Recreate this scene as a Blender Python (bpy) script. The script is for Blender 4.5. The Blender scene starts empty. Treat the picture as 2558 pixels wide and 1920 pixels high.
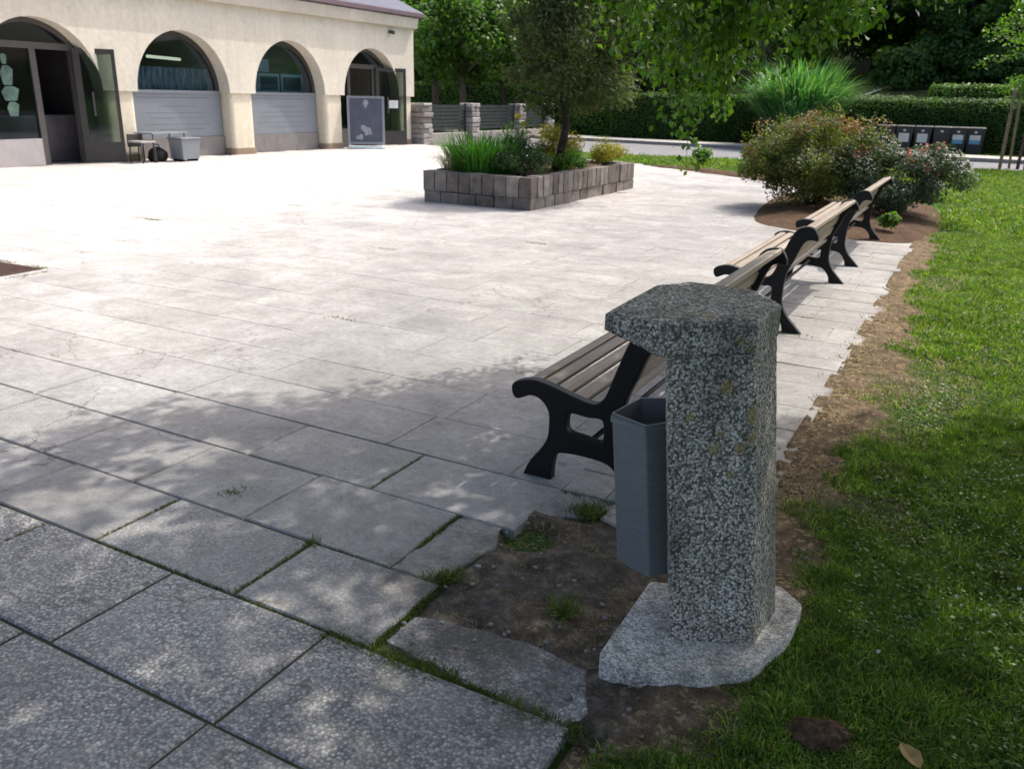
import bpy, bmesh, math, random
import numpy as np
from mathutils import Vector, Matrix, noise as mnoise

random.seed(7)
RNG = np.random.default_rng(11)
scn = bpy.context.scene
COL = scn.collection
rad = math.radians

# ------------------------------------------------------------------ object helpers
def link(o, parent=None):
    COL.objects.link(o)
    if parent is not None:
        o.parent = parent
    return o

def empty(name, label, cat, loc=(0, 0, 0), rz=0.0, group=None):
    o = bpy.data.objects.new(name, None)
    link(o)
    o.location = loc
    o.rotation_euler = (0, 0, rz)
    o.empty_display_size = 0.1
    tag(o, label, cat, group)
    return o

def tag(o, label=None, cat=None, group=None, kind=None):
    if label: o['label'] = label
    if cat: o['category'] = cat
    if group: o['group'] = group
    if kind: o['kind'] = kind
    return o

def copy_tree(o, parent=None):
    c = o.copy(); COL.objects.link(c); c.parent = parent
    for ch in [x for x in COL.objects if x.parent == o]:
        copy_tree(ch, c)
    return c

def np_mesh(name, V, F, mats, parent=None, smooth=False, midx=None):
    """V (n,3) array, F list of equal-length index arrays or list of (array) groups"""
    groups = F if isinstance(F, list) else [F]
    me = bpy.data.meshes.new(name)
    me.vertices.add(len(V)); me.vertices.foreach_set('co', np.asarray(V, np.float32).ravel())
    loops = np.concatenate([g.ravel() for g in groups]).astype(np.int32)
    tot = np.concatenate([np.full(len(g), g.shape[1], np.int32) for g in groups])
    st = np.concatenate([[0], np.cumsum(tot)[:-1]]).astype(np.int32)
    me.loops.add(len(loops)); me.loops.foreach_set('vertex_index', loops)
    me.polygons.add(len(tot)); me.polygons.foreach_set('loop_start', st)
    if midx is not None: me.polygons.foreach_set('material_index', np.asarray(midx, np.int32))
    if smooth: me.polygons.foreach_set('use_smooth', np.ones(len(tot), bool))
    me.update(calc_edges=True)
    for m in (mats if isinstance(mats, (list, tuple)) else [mats]): me.materials.append(m)
    return link(bpy.data.objects.new(name, me), parent)

def bm_obj(name, bm, mats, parent=None, smooth=False, bevel=0.0, seg=2):
    bmesh.ops.recalc_face_normals(bm, faces=bm.faces)
    me = bpy.data.meshes.new(name); bm.to_mesh(me); bm.free()
    for m in (mats if isinstance(mats, (list, tuple)) else [mats]): me.materials.append(m)
    if smooth:
        for p in me.polygons: p.use_smooth = True
    o = link(bpy.data.objects.new(name, me), parent)
    if bevel:
        b = o.modifiers.new('bevel', 'BEVEL'); b.width = bevel; b.segments = seg; b.limit_method = 'ANGLE'
        b.harden_normals = False
    return o

def box(bm, x0, x1, y0, y1, z0, z1, mi=0, M=None):
    vs = [bm.verts.new((x, y, z)) for x in (x0, x1) for y in (y0, y1) for z in (z0, z1)]
    if M is not None:
        for v in vs: v.co = M @ v.co
    for q in ((0, 1, 3, 2), (4, 6, 7, 5), (0, 4, 5, 1), (2, 3, 7, 6), (0, 2, 6, 4), (1, 5, 7, 3)):
        f = bm.faces.new([vs[i] for i in q]); f.material_index = mi
    return vs

def prism(bm, pts, z0, z1, mi=0, top=None):
    """vertical prism over polygon pts; top = optional other polygon for the upper face"""
    top = top or pts
    a = [bm.verts.new((p[0], p[1], p[2] if len(p) > 2 else z0)) for p in pts]
    b = [bm.verts.new((p[0], p[1], p[2] if len(p) > 2 else z1)) for p in top]
    n = len(pts)
    fs = [bm.faces.new(a[::-1]), bm.faces.new(b)]
    for i in range(n):
        fs.append(bm.faces.new((a[i], a[(i + 1) % n], b[(i + 1) % n], b[i])))
    for f in fs: f.material_index = mi
    return fs

def tube(bm, pts, radii, n=8, mi=0, cap=True):
    rings = []
    pts = [Vector(p) for p in pts]
    for i, p in enumerate(pts):
        d = (pts[min(i + 1, len(pts) - 1)] - pts[max(i - 1, 0)]).normalized()
        u = d.orthogonal().normalized() if i == 0 else (u - d * u.dot(d)).normalized()
        w = d.cross(u)
        r = radii[i] if hasattr(radii, '__len__') else radii
        rings.append([bm.verts.new(p + (u * math.cos(t) + w * math.sin(t)) * r) for t in [2 * math.pi * k / n for k in range(n)]])
    for a, b in zip(rings, rings[1:]):
        for k in range(n):
            f = bm.faces.new((a[k], a[(k + 1) % n], b[(k + 1) % n], b[k])); f.smooth = True; f.material_index = mi
    if cap:
        bm.faces.new(rings[0][::-1]).material_index = mi; bm.faces.new(rings[-1]).material_index = mi

def curve_obj(name, loops, mat, parent, thick, bev, M):
    """flat outline with holes (2D), thickened, as a mesh"""
    cu = bpy.data.curves.new(name, 'CURVE'); cu.dimensions = '2D'; cu.fill_mode = 'BOTH'
    cu.extrude = thick / 2 - bev; cu.bevel_depth = bev; cu.bevel_resolution = 2
    for lp in loops:
        s = cu.splines.new('POLY'); s.points.add(len(lp) - 1)
        for p, q in zip(s.points, lp): p.co = (q[0], q[1], 0, 1)
        s.use_cyclic_u = True
    tmp = bpy.data.objects.new(name, cu); COL.objects.link(tmp)
    bpy.context.view_layer.update()
    me = bpy.data.meshes.new_from_object(tmp.evaluated_get(bpy.context.evaluated_depsgraph_get()))
    COL.objects.unlink(tmp); bpy.data.objects.remove(tmp); bpy.data.curves.remove(cu)
    me.transform(M); me.materials.clear(); me.materials.append(mat)
    for p in me.polygons: p.use_smooth = False
    return link(bpy.data.objects.new(name, me), parent)

def catmull(pts, n=5, closed=True):
    out = []
    N = len(pts)
    P = [Vector(p[:2]) for p in pts]
    for i in range(N if closed else N - 1):
        p0, p1, p2, p3 = P[i - 1], P[i], P[(i + 1) % N], P[(i + 2) % N]
        if len(pts[i]) > 2: p0 = p1      # corner flags
        if len(pts[(i + 1) % N]) > 2: p3 = p2
        for k in range(n):
            t = k / n
            out.append(0.5 * (2 * p1 + (p2 - p0) * t + (2 * p0 - 5 * p1 + 4 * p2 - p3) * t * t + (3 * p1 - p0 - 3 * p2 + p3) * t ** 3))
    return [(v.x, v.y) for v in out]

def vnoise(x, y, s, seed=0):
    """smooth value noise in 0..1"""
    r = np.random.default_rng(1000 + seed).random((64, 64))
    x = np.asarray(x) / s + 17.3; y = np.asarray(y) / s + 9.1
    i = np.floor(x).astype(int); j = np.floor(y).astype(int)
    fx = x - i; fy = y - j; fx = fx * fx * (3 - 2 * fx); fy = fy * fy * (3 - 2 * fy)
    g = lambda a, b: r[a % 64, b % 64]
    return (g(i, j) * (1 - fx) + g(i + 1, j) * fx) * (1 - fy) + (g(i, j + 1) * (1 - fx) + g(i + 1, j + 1) * fx) * fy

def sstep(a, b, x):
    t = np.clip((x - a) / (b - a), 0, 1); return t * t * (3 - 2 * t)

# ------------------------------------------------------------------ materials
class NT:
    def __init__(s, name):
        s.m = bpy.data.materials.new(name); s.m.use_nodes = True
        s.t = s.m.node_tree; s.t.nodes.clear()
        s.out = s.t.nodes.new('ShaderNodeOutputMaterial')
        s.pos = None
    def n(s, typ, **kw):
        nd = s.t.nodes.new(typ)
        for k, v in kw.items():
            if k in nd.inputs: s.set(nd, k, v)
            else: setattr(nd, k, v)
        return nd
    def set(s, nd, k, v):
        if isinstance(v, bpy.types.NodeSocket): s.t.links.new(v, nd.inputs[k])
        else:
            if isinstance(v, tuple) and len(v) == 3 and nd.inputs[k].type == 'RGBA': v = (*v, 1)
            nd.inputs[k].default_value = v
    def coord(s, kind='obj'):
        if kind == 'pos':
            return s.n('ShaderNodeNewGeometry').outputs['Position']
        return s.n('ShaderNodeTexCoord').outputs['Object']
    def noise(s, scale, detail=4, rough=0.55, vec=None, dist=0.0):
        nd = s.n('ShaderNodeTexNoise', Scale=scale, Detail=detail, Roughness=rough, Distortion=dist)
        if vec is not None: s.t.links.new(vec, nd.inputs['Vector'])
        return nd.outputs['Fac']
    def vor(s, scale, vec=None, feature='F1', out='Distance', rnd=1.0):
        nd = s.n('ShaderNodeTexVoronoi', feature=feature, Scale=scale, Randomness=rnd)
        if vec is not None: s.t.links.new(vec, nd.inputs['Vector'])
        return nd.outputs[out]
    def ramp(s, fac, stops, interp='LINEAR'):
        nd = s.n('ShaderNodeValToRGB'); cr = nd.color_ramp; cr.interpolation = interp
        while len(cr.elements) < len(stops): cr.elements.new(0.5)
        for e, (p, c) in zip(cr.elements, stops):
            e.position = p; e.color = (*c, 1) if isinstance(c, tuple) else (c, c, c, 1)
        s.t.links.new(fac, nd.inputs['Fac']); return nd.outputs['Color']
    def mix(s, a, b, fac, mode='MIX'):
        nd = s.n('ShaderNodeMix', data_type='RGBA', blend_type=mode)
        for idx, v in ((6, a), (7, b), (0, fac)):
            if isinstance(v, bpy.types.NodeSocket): s.t.links.new(v, nd.inputs[idx])
            else: nd.inputs[idx].default_value = (*v, 1) if isinstance(v, tuple) else v
        return nd.outputs[2]
    def math(s, op, a, b=0.0, clamp=False):
        nd = s.n('ShaderNodeMath', operation=op, use_clamp=clamp)
        for i, v in enumerate((a, b)):
            if isinstance(v, bpy.types.NodeSocket): s.t.links.new(v, nd.inputs[i])
            else: nd.inputs[i].default_value = v
        return nd.outputs[0]
    def bump(s, h, strength=0.3, dist=0.01, normal=None):
        nd = s.n('ShaderNodeBump', Strength=strength, Distance=dist)
        s.t.links.new(h, nd.inputs['Height'])
        if normal is not None: s.t.links.new(normal, nd.inputs['Normal'])
        return nd.outputs['Normal']
    def bsdf(s, col, rough=0.7, spec=0.3, metal=0.0, normal=None):
        b = s.n('ShaderNodeBsdfPrincipled')
        s.set(b, 'Base Color', col); s.set(b, 'Roughness', rough); s.set(b, 'Metallic', metal)
        s.set(b, 'Specular IOR Level', spec)
        if normal is not None: s.t.links.new(normal, b.inputs['Normal'])
        return b
    def done(s, sh):
        s.t.links.new(sh if isinstance(sh, bpy.types.NodeSocket) else sh.outputs[0], s.out.inputs['Surface']); return s.m

def simple(name, col, rough=0.6, spec=0.3, metal=0.0, var=0.15, scale=8.0, bump=0.0, bscale=60.0):
    t = NT(name); c = t.coord()
    f = t.noise(scale, 5, 0.6, c)
    lo = tuple(x * (1 - var) for x in col); hi = tuple(min(1, x * (1 + var)) for x in col)
    cc = t.ramp(f, [(0.3, lo), (0.7, hi)])
    nrm = t.bump(t.noise(bscale, 4, 0.6, c), bump, 0.004) if bump else None
    return t.done(t.bsdf(cc, rough, spec, metal, nrm))

def leaf_mat(name, c1, c2, trans=0.35, rough=0.45, spec=0.35, clump=1.2, c3=None):
    t = NT(name)
    r = t.n('ShaderNodeNewGeometry').outputs['Random Per Island']
    stops = [(0.0, c1), (0.75, c2)] + ([(1.0, c3)] if c3 else [])
    col = t.ramp(r, stops)
    cl = t.noise(clump, 2, 0.5, t.coord())
    col = t.mix(col, t.ramp(cl, [(0.35, 0.72), (0.65, 1.2)]), 1.0, 'MULTIPLY')
    b = t.bsdf(col, rough, spec)
    tr = t.n('ShaderNodeBsdfTranslucent')
    lit = t.mix(col, (1.5, 1.7, 0.5), 1.0, 'MULTIPLY')
    t.t.links.new(lit, tr.inputs['Color'])
    mx = t.n('ShaderNodeMixShader'); mx.inputs[0].default_value = trans
    t.t.links.new(b.outputs[0], mx.inputs[1]); t.t.links.new(tr.outputs[0], mx.inputs[2])
    return t.done(mx)

def aggregate(name, scale=138.0, lichen=True, lightc=(0.60, 0.56, 0.50), dark=(0.115, 0.105, 0.09), grime=(0.075, 0.072, 0.055)):
    """washed pebble concrete"""
    t = NT(name); c = t.coord()
    wob = t.n('ShaderNodeVectorMath', operation='ADD')
    nz = t.n('ShaderNodeTexNoise', Scale=60.0, Detail=2.0); t.t.links.new(c, nz.inputs['Vector'])
    sc = t.n('ShaderNodeVectorMath', operation='SCALE'); sc.inputs['Scale'].default_value = 0.006
    t.t.links.new(nz.outputs['Color'], sc.inputs[0]); t.t.links.new(c, wob.inputs[0]); t.t.links.new(sc.outputs[0], wob.inputs[1])
    v = wob.outputs[0]
    vd = t.n('ShaderNodeTexVoronoi', Scale=scale); t.t.links.new(v, vd.inputs['Vector'])
    rnd = t.n('ShaderNodeSeparateColor'); t.t.links.new(vd.outputs['Color'], rnd.inputs[0])
    peb = t.ramp(rnd.outputs[0], [(0.0, (0.24, 0.225, 0.20)), (0.3, (0.41, 0.385, 0.345)), (0.65, lightc), (1.0, (0.80, 0.76, 0.69))])
    edge = t.ramp(vd.outputs['Distance'], [(0.48, 0.0), (0.74, 1.0)])
    keep = t.ramp(rnd.outputs[1], [(0.08, 0.0), (0.14, 1.0)])          # some pebbles fell out
    mort = t.mix(peb, dark, edge)
    mort = t.mix(dark, mort, keep)
    st = t.noise(5.0, 5, 0.65, c)
    col = t.mix(mort, t.mix(mort, grime, 0.45), t.ramp(st, [(0.5, 0.0), (0.68, 1.0)]))
    mpz = t.n('ShaderNodeMapping'); mpz.inputs['Scale'].default_value = (9, 9, 1.6); t.t.links.new(c, mpz.inputs[0])
    streak = t.noise(1.6, 5, 0.65, mpz.outputs[0], 0.4)
    col = t.mix(col, t.ramp(streak, [(0.36, (0.62, 0.61, 0.58)), (0.52, (0.98, 0.97, 0.95)), (0.7, (1.15, 1.14, 1.12))]), 1.0, 'MULTIPLY')
    if lichen:
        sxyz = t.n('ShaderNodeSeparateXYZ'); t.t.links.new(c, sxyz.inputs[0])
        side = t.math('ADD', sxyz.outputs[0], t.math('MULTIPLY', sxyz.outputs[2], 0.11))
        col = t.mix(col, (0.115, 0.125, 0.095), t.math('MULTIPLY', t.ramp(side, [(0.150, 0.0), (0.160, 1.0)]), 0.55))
        ln = t.noise(13.0, 3, 0.7, c); ln2 = t.noise(3.1, 1, 0.5, c)
        lf = t.math('MULTIPLY', t.ramp(ln, [(0.64, 0.0), (0.67, 1.0)]), t.ramp(ln2, [(0.47, 0.0), (0.53, 1.0)]))
        wn = t.math('MULTIPLY', t.math('SUBTRACT', t.noise(70.0, 3, 0.7, c), 0.5), 0.03)
        for X_, Y_, Z_, r_ in [(-0.018, -0.131, 0.854, 0.018), (0.055, -0.086, 0.77, 0.022), (0.063, -0.088, 0.704, 0.017), (0.032, -0.111, 0.676, 0.015), (-0.028, -0.153, 0.676, 0.015), (-0.095, -0.194, 0.77, 0.012), (0.018, -0.128, 0.597, 0.011), (-0.018, -0.143, 0.723, 0.01)]:      # yellow lichen rosettes growing on the shaft
            dn = t.n('ShaderNodeVectorMath', operation='DISTANCE'); t.t.links.new(c, dn.inputs[0]); dn.inputs[1].default_value = (X_, Y_, Z_)
            q = t.ramp(t.math('ADD', t.math('SUBTRACT', dn.outputs['Value'], r_), t.math('ADD', wn, 0.5)), [(0.496, 0.85), (0.506, 0.0)])
            lf = t.math('MAXIMUM', lf, q)
        col = t.mix(col, t.mix((0.30, 0.21, 0.03), mort, 0.3), lf)
    h = t.math('MULTIPLY', t.math('SUBTRACT', 1.0, vd.outputs['Distance']), keep)
    nrm = t.bump(h, 0.6, 0.005)
    return t.done(t.bsdf(col, 0.75, 0.3, 0, nrm))

M = {}
M['aggregate'] = aggregate('washed_pebble_concrete')
M['aggregate_base'] = aggregate('washed_pebble_base', 150.0, False, (0.84, 0.80, 0.74), (0.48, 0.455, 0.42), (0.24, 0.23, 0.2))
M['iron'] = simple('black_cast_iron', (0.006, 0.006, 0.0075), 0.5, 0.3, 0, 0.3, 20, 0.15, 140)
M['zinc'] = None
def brushed(name, col):
    t = NT(name); c = t.coord()
    mp = t.n('ShaderNodeMapping'); mp.inputs['Scale'].default_value = (6, 6, 40); t.t.links.new(c, mp.inputs[0])
    f = t.noise(3.0, 4, 0.6, mp.outputs[0])
    cc = t.ramp(f, [(0.3, tuple(x * .85 for x in col)), (0.7, tuple(x * 1.12 for x in col))])
    return t.done(t.bsdf(cc, t.ramp(f, [(0.3, 0.42), (0.7, 0.55)]), 0.5, 0.25))
M['zinc'] = brushed('grey_galvanised_sheet', (0.20, 0.218, 0.222))
def wood(name, a, b, c3):
    t = NT(name); c = t.coord()
    mp = t.n('ShaderNodeMapping'); mp.inputs['Scale'].default_value = (28, 1.2, 28); t.t.links.new(c, mp.inputs[0])
    g = t.noise(2.2, 6, 0.65, mp.outputs[0], 0.6)
    col = t.ramp(g, [(0.25, a), (0.55, b), (0.8, c3)])
    r = t.n('ShaderNodeNewGeometry').outputs['Random Per Island']
    col = t.mix(col, t.ramp(r, [(0, 0.82), (1, 1.12)]), 1.0, 'MULTIPLY')
    return t.done(t.bsdf(col, 0.5, 0.4, 0, t.bump(g, 0.25, 0.002)))
M['slat'] = wood('weathered_slat_wood', (0.15, 0.115, 0.085), (0.27, 0.215, 0.16), (0.37, 0.31, 0.255))
def render_wall(name, col):
    t = NT(name); c = t.coord()
    big = t.noise(0.7, 4, 0.6, c); mid = t.noise(9, 4, 0.6, c); fine = t.noise(70, 3, 0.6, c)
    cc = t.mix(tuple(x * .86 for x in col), col, t.ramp(big, [(0.3, 0.0), (0.65, 1.0)]))
    cc = t.mix(cc, t.ramp(mid, [(0.3, 0.9), (0.7, 1.05)]), 1.0, 'MULTIPLY')
    mp = t.n('ShaderNodeMapping'); mp.inputs['Scale'].default_value = (3.2, 3.2, .25); t.t.links.new(c, mp.inputs[0])
    cc = t.mix(cc, t.ramp(t.noise(1.5, 5, .65, mp.outputs[0]), [(0.32, (.93, .925, .915)), (0.55, (1.0, 1.0, 1.0))]), 1.0, 'MULTIPLY')
    return t.done(t.bsdf(cc, 0.9, 0.15, 0, t.bump(fine, 0.25, 0.008)))
M['render'] = render_wall('cream_rough_render', (0.70, 0.65, 0.55))
M['pier'] = render_wall('cream_smooth_render', (0.74, 0.67, 0.53))
M['pier_foot'] = render_wall('brown_stained_render', (0.30, 0.23, 0.17))
M['soffit'] = render_wall('beige_cornice_render', (0.62, 0.57, 0.49))
M['frame'] = simple('bronze_grey_door_metal', (0.075, 0.068, 0.065), 0.4, 0.45, 0, 0.1)
M['frame_dark'] = simple('dark_door_metal', (0.045, 0.042, 0.04), 0.45, 0.4, 0, 0.1)
M['frosted'] = simple('frosted_blue_grey_panel', (0.205, 0.222, 0.255), 0.35, 0.5, 0, 0.04, 2)
M['panel_line'] = simple('faint_grey_lettering', (0.16, 0.175, 0.205), 0.5, 0.3, 0, 0.1)
M['plinth'] = simple('grey_stone_plinth', (0.20, 0.185, 0.18), 0.7, 0.3, 0, 0.12, 6, 0.2)
M['white_panel'] = simple('white_kick_panel', (0.40, 0.375, 0.375), 0.5, 0.3, 0, 0.08, 4)
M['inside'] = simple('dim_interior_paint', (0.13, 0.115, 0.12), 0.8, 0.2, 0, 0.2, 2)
M['red'] = simple('grey_purple_counter', (0.12, 0.105, 0.115), 0.6, 0.3, 0, 0.3, 2)
M['bluedark'] = simple('navy_poster_print', (0.075, 0.085, 0.125), 0.35, 0.5, 0, 0.2, 3)
M['poster_light'] = simple('pale_poster_print', (0.30, 0.31, 0.36), 0.4, 0.4, 0, 0.35, 9)
M['alu'] = simple('grey_aluminium_frame', (0.27, 0.29, 0.33), 0.35, 0.5, 0.5, 0.06)
M['paper'] = simple('white_paper', (0.78, 0.78, 0.8), 0.8, 0.2, 0, 0.03)
M['ink'] = simple('grey_ink', (0.25, 0.25, 0.28), 0.8, 0.2, 0, 0.1)
M['curtain'] = None
def curtain():
    t = NT('teal_grey_window_curtain'); c = t.coord()
    mp = t.n('ShaderNodeMapping'); mp.inputs['Scale'].default_value = (1, 9, 1.6); t.t.links.new(c, mp.inputs[0])
    f = t.noise(2.0, 4, 0.6, mp.outputs[0])
    return t.done(t.bsdf(t.ramp(f, [(0.3, (0.12, 0.16, 0.18)), (0.5, (0.32, 0.38, 0.40)), (0.7, (0.75, 0.80, 0.82))]), 0.8, 0.2))
M['curtain'] = curtain()
M['teal'] = simple('pale_teal_display_frame', (0.6, 0.72, 0.74), 0.5, 0.4, 0, 0.15, 5)
M['green_print'] = simple('pale_green_print', (0.07, 0.125, 0.105), 0.5, 0.4, 0, 0.5, 7)
def glass(name, tint, mixf, rough=0.03):
    t = NT(name)
    g = t.n('ShaderNodeBsdfGlossy'); g.inputs['Roughness'].default_value = rough; g.inputs['Color'].default_value = (.9, .95, 1, 1)
    tr = t.n('ShaderNodeBsdfTransparent'); tr.inputs['Color'].default_value = (*tint, 1)
    fr = t.n('ShaderNodeFresnel'); fr.inputs['IOR'].default_value = 1.5
    mx = t.n('ShaderNodeMixShader'); t.t.links.new(t.math('ADD', t.math('MULTIPLY', fr.outputs[0], 0.28), mixf, True), mx.inputs[0])
    t.t.links.new(tr.outputs[0], mx.inputs[1]); t.t.links.new(g.outputs[0], mx.inputs[2])
    return t.done(mx)
M['glass'] = glass('window_glass', (0.55, 0.62, 0.68), 0.012)
M['door_glass'] = glass('door_glass_pane', (0.50, 0.56, 0.53), 0.03)
def lamp():
    t = NT('lit_fluorescent_tube'); e = t.n('ShaderNodeEmission'); e.inputs['Color'].default_value = (1, .95, .6, 1); e.inputs['Strength'].default_value = 0.9
    return t.done(e)
M['tube'] = lamp()
M['fascia'] = simple('purple_brown_gutter', (0.16, 0.115, 0.135), 0.4, 0.45, 0, 0.1)
def slate():
    t = NT('blue_grey_slate_roof'); c = t.coord()
    br = t.n('ShaderNodeTexBrick', Scale=3.0); t.t.links.new(c, br.inputs['Vector'])
    br.inputs['Color1'].default_value = (.06, .07, .12, 1); br.inputs['Color2'].default_value = (.085, .10, .16, 1); br.inputs['Mortar'].default_value = (.05, .05, .07, 1); br.inputs['Mortar Size'].default_value = 0.012
    return t.done(t.bsdf(br.outputs['Color'], 0.6, 0.3))
M['slate'] = slate()

def paving_mat():
    t = NT('grey_stone_slabs'); p = t.coord('pos')
    at = t.n('ShaderNodeAttribute', attribute_name='tint'); sp = t.n('ShaderNodeSeparateColor'); t.t.links.new(at.outputs['Color'], sp.inputs[0])
    base = t.ramp(sp.outputs[0], [(0, (0.28, 0.274, 0.266)), (0.5, (0.31, 0.303, 0.294)), (1, (0.345, 0.338, 0.328))])
    base = t.mix(base, (0.36, 0.352, 0.345), t.math('MULTIPLY', sp.outputs[2], 0.5))
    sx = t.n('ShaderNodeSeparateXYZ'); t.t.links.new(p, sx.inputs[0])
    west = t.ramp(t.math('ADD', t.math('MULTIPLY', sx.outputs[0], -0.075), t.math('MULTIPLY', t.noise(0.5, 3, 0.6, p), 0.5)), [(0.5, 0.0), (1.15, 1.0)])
    base = t.mix(base, (0.60, 0.575, 0.55), t.math('MULTIPLY', west, 0.9))   # paler tone towards the building
    big = t.noise(1.1, 5, 0.65, p); mid = t.noise(6.0, 5, 0.7, p); fine = t.noise(90.0, 3, 0.7, p)
    base = t.mix(base, t.ramp(big, [(0.3, (0.82, 0.815, 0.81)), (0.68, (1.08, 1.08, 1.08))]), 1.0, 'MULTIPLY')
    pat = t.noise(2.4, 6, 0.62, p, 0.8)
    base = t.mix(base, t.ramp(pat, [(0.34, (0.84, 0.84, 0.835)), (0.5, (0.98, 0.98, 0.98)), (0.66, (1.14, 1.14, 1.14))]), 1.0, 'MULTIPLY')
    base = t.mix(base, t.ramp(mid, [(0.3, (0.86, 0.85, 0.84)), (0.72, (1.1, 1.1, 1.1))]), 1.0, 'MULTIPLY')
    base = t.mix(base, t.ramp(fine, [(0.3, 0.84), (0.7, 1.14)]), 1.0, 'MULTIPLY')
    spots = t.noise(2.6, 6, 0.75, p)
    base = t.mix(base, (0.17, 0.15, 0.125), t.ramp(spots, [(0.64, 0.0), (0.75, 0.7)]))
    gm = t.n('ShaderNodeTexVoronoi', Scale=2.3); t.t.links.new(p, gm.inputs['Vector'])
    gs = t.n('ShaderNodeSeparateColor'); t.t.links.new(gm.outputs['Color'], gs.inputs[0])
    gum = t.math('MULTIPLY', t.ramp(gm.outputs['Distance'], [(0.045, 1.0), (0.06, 0.0)]), t.ramp(gs.outputs[0], [(0.55, 0.0), (0.6, 0.65)]))
    base = t.mix(base, (0.13, 0.12, 0.11), gum)
    grain = t.noise(22.0, 5, 0.75, p)
    base = t.mix(base, t.ramp(grain, [(0.32, 0.78), (0.5, 1.0), (0.7, 1.16)]), 1.0, 'MULTIPLY')
    # rough pebbly slabs
    vd = t.n('ShaderNodeTexVoronoi', Scale=105.0); t.t.links.new(p, vd.inputs['Vector'])
    rn = t.n('ShaderNodeSeparateColor'); t.t.links.new(vd.outputs['Color'], rn.inputs[0])
    peb = t.ramp(rn.outputs[0], [(0, (0.22, 0.21, 0.20)), (0.4, (0.33, 0.315, 0.30)), (0.75, (0.43, 0.41, 0.385)), (1, (0.62, 0.585, 0.54))])
    peb = t.mix(peb, (0.13, 0.13, 0.13), t.ramp(vd.outputs['Distance'], [(0.42, 0.0), (0.75, 0.85)]))
    peb = t.mix(peb, t.ramp(big, [(0.3, 0.75), (0.7, 1.2)]), 1.0, 'MULTIPLY')
    amt = t.math('MULTIPLY', sp.outputs[1], t.ramp(t.noise(3.5, 4, 0.6, p), [(0.3, 0.55), (0.6, 1.0)]))
    col = t.mix(base, peb, amt)
    n1 = t.bump(fine, 0.3, 0.003)
    h = t.math('MULTIPLY', t.math('SUBTRACT', 1.0, vd.outputs['Distance']), amt)
    n2 = t.bump(h, 0.5, 0.005, n1)
    dv = t.n('ShaderNodeTexVoronoi', feature='DISTANCE_TO_EDGE', Scale=0.8); wv = t.n('ShaderNodeVectorMath', operation='ADD')
    nzv = t.n('ShaderNodeTexNoise', Scale=2.2, Detail=4.0); t.t.links.new(p, nzv.inputs['Vector']); t.t.links.new(p, wv.inputs[0]); t.t.links.new(nzv.outputs['Color'], wv.inputs[1]); t.t.links.new(wv.outputs[0], dv.inputs['Vector'])
    crk = t.math('MULTIPLY', t.ramp(dv.outputs['Distance'], [(0.0, 1.0), (0.006, 0.0)]), t.ramp(t.noise(.55, 2, .5, p), [(0.50, 0.0), (0.54, 0.8)]))
    col = t.mix(col, (0.10, 0.09, 0.075), crk)
    dd = t.n('ShaderNodeVectorMath', operation='DISTANCE'); t.t.links.new(p, dd.inputs[0]); dd.inputs[1].default_value = (-1.05, 2.2, 0)
    dirt = t.math('ADD', t.math('MULTIPLY', dd.outputs['Value'], -1.0), t.math('MULTIPLY', t.noise(5.0, 6, .7, p), 1.5))
    col = t.mix(col, (0.075, 0.065, 0.052), t.ramp(dirt, [(0.12, 0.0), (0.5, 0.8)]))
    return t.done(t.bsdf(col, 0.8, 0.25, 0, n2))
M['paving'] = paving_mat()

def soil_mat():
    t = NT('dry_brown_soil'); p = t.coord('pos')
    big = t.noise(2.2, 5, 0.65, p); mid = t.noise(14, 5, 0.7, p); fine = t.noise(110, 4, 0.75, p)
    c = t.ramp(mid, [(0.25, (0.055, 0.037, 0.025)), (0.5, (0.155, 0.112, 0.073)), (0.75, (0.28, 0.21, 0.14))])
    c = t.mix(c, t.ramp(fine, [(0.3, 0.55), (0.7, 1.35)]), 1.0, 'MULTIPLY')
    c = t.mix(c, (0.055, 0.05, 0.028), t.ramp(big, [(0.5, 0.0), (0.68, 0.6)]))
    straw = t.vor(70, p, out='Color')
    ss = t.n('ShaderNodeSeparateColor'); t.t.links.new(straw, ss.inputs[0])
    c = t.mix(c, (0.36, 0.28, 0.16), t.ramp(ss.outputs[0], [(0.86, 0.0), (0.9, 0.7)]))
    at = t.n('ShaderNodeAttribute', attribute_name='turf'); sp = t.n('ShaderNodeSeparateColor'); t.t.links.new(at.outputs['Color'], sp.inputs[0])
    turf = t.ramp(fine, [(0.3, (0.022, 0.042, 0.010)), (0.6, (0.042, 0.075, 0.018)), (0.8, (0.09, 0.11, 0.03))])
    damp = t.ramp(mid, [(0.25, (0.028, 0.025, 0.021)), (0.5, (0.08, 0.073, 0.064)), (0.75, (0.20, 0.19, 0.175))])
    c = t.mix(c, t.mix(damp, t.ramp(fine, [(0.3, 0.6), (0.7, 1.35)]), 1.0, 'MULTIPLY'), t.math('MULTIPLY', sp.outputs[1], .97))
    c = t.mix(c, (0.016, 0.013, 0.010), t.math('MULTIPLY', sp.outputs[2], .9))  # near-black painted into the hole, its deep shade put in the colour
    c = t.mix(c, turf, sp.outputs[0])
    return t.done(t.bsdf(c, 0.95, 0.1, 0, t.bump(t.math('ADD', mid, fine), 0.8, 0.012)))
M['soil'] = soil_mat()
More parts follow.
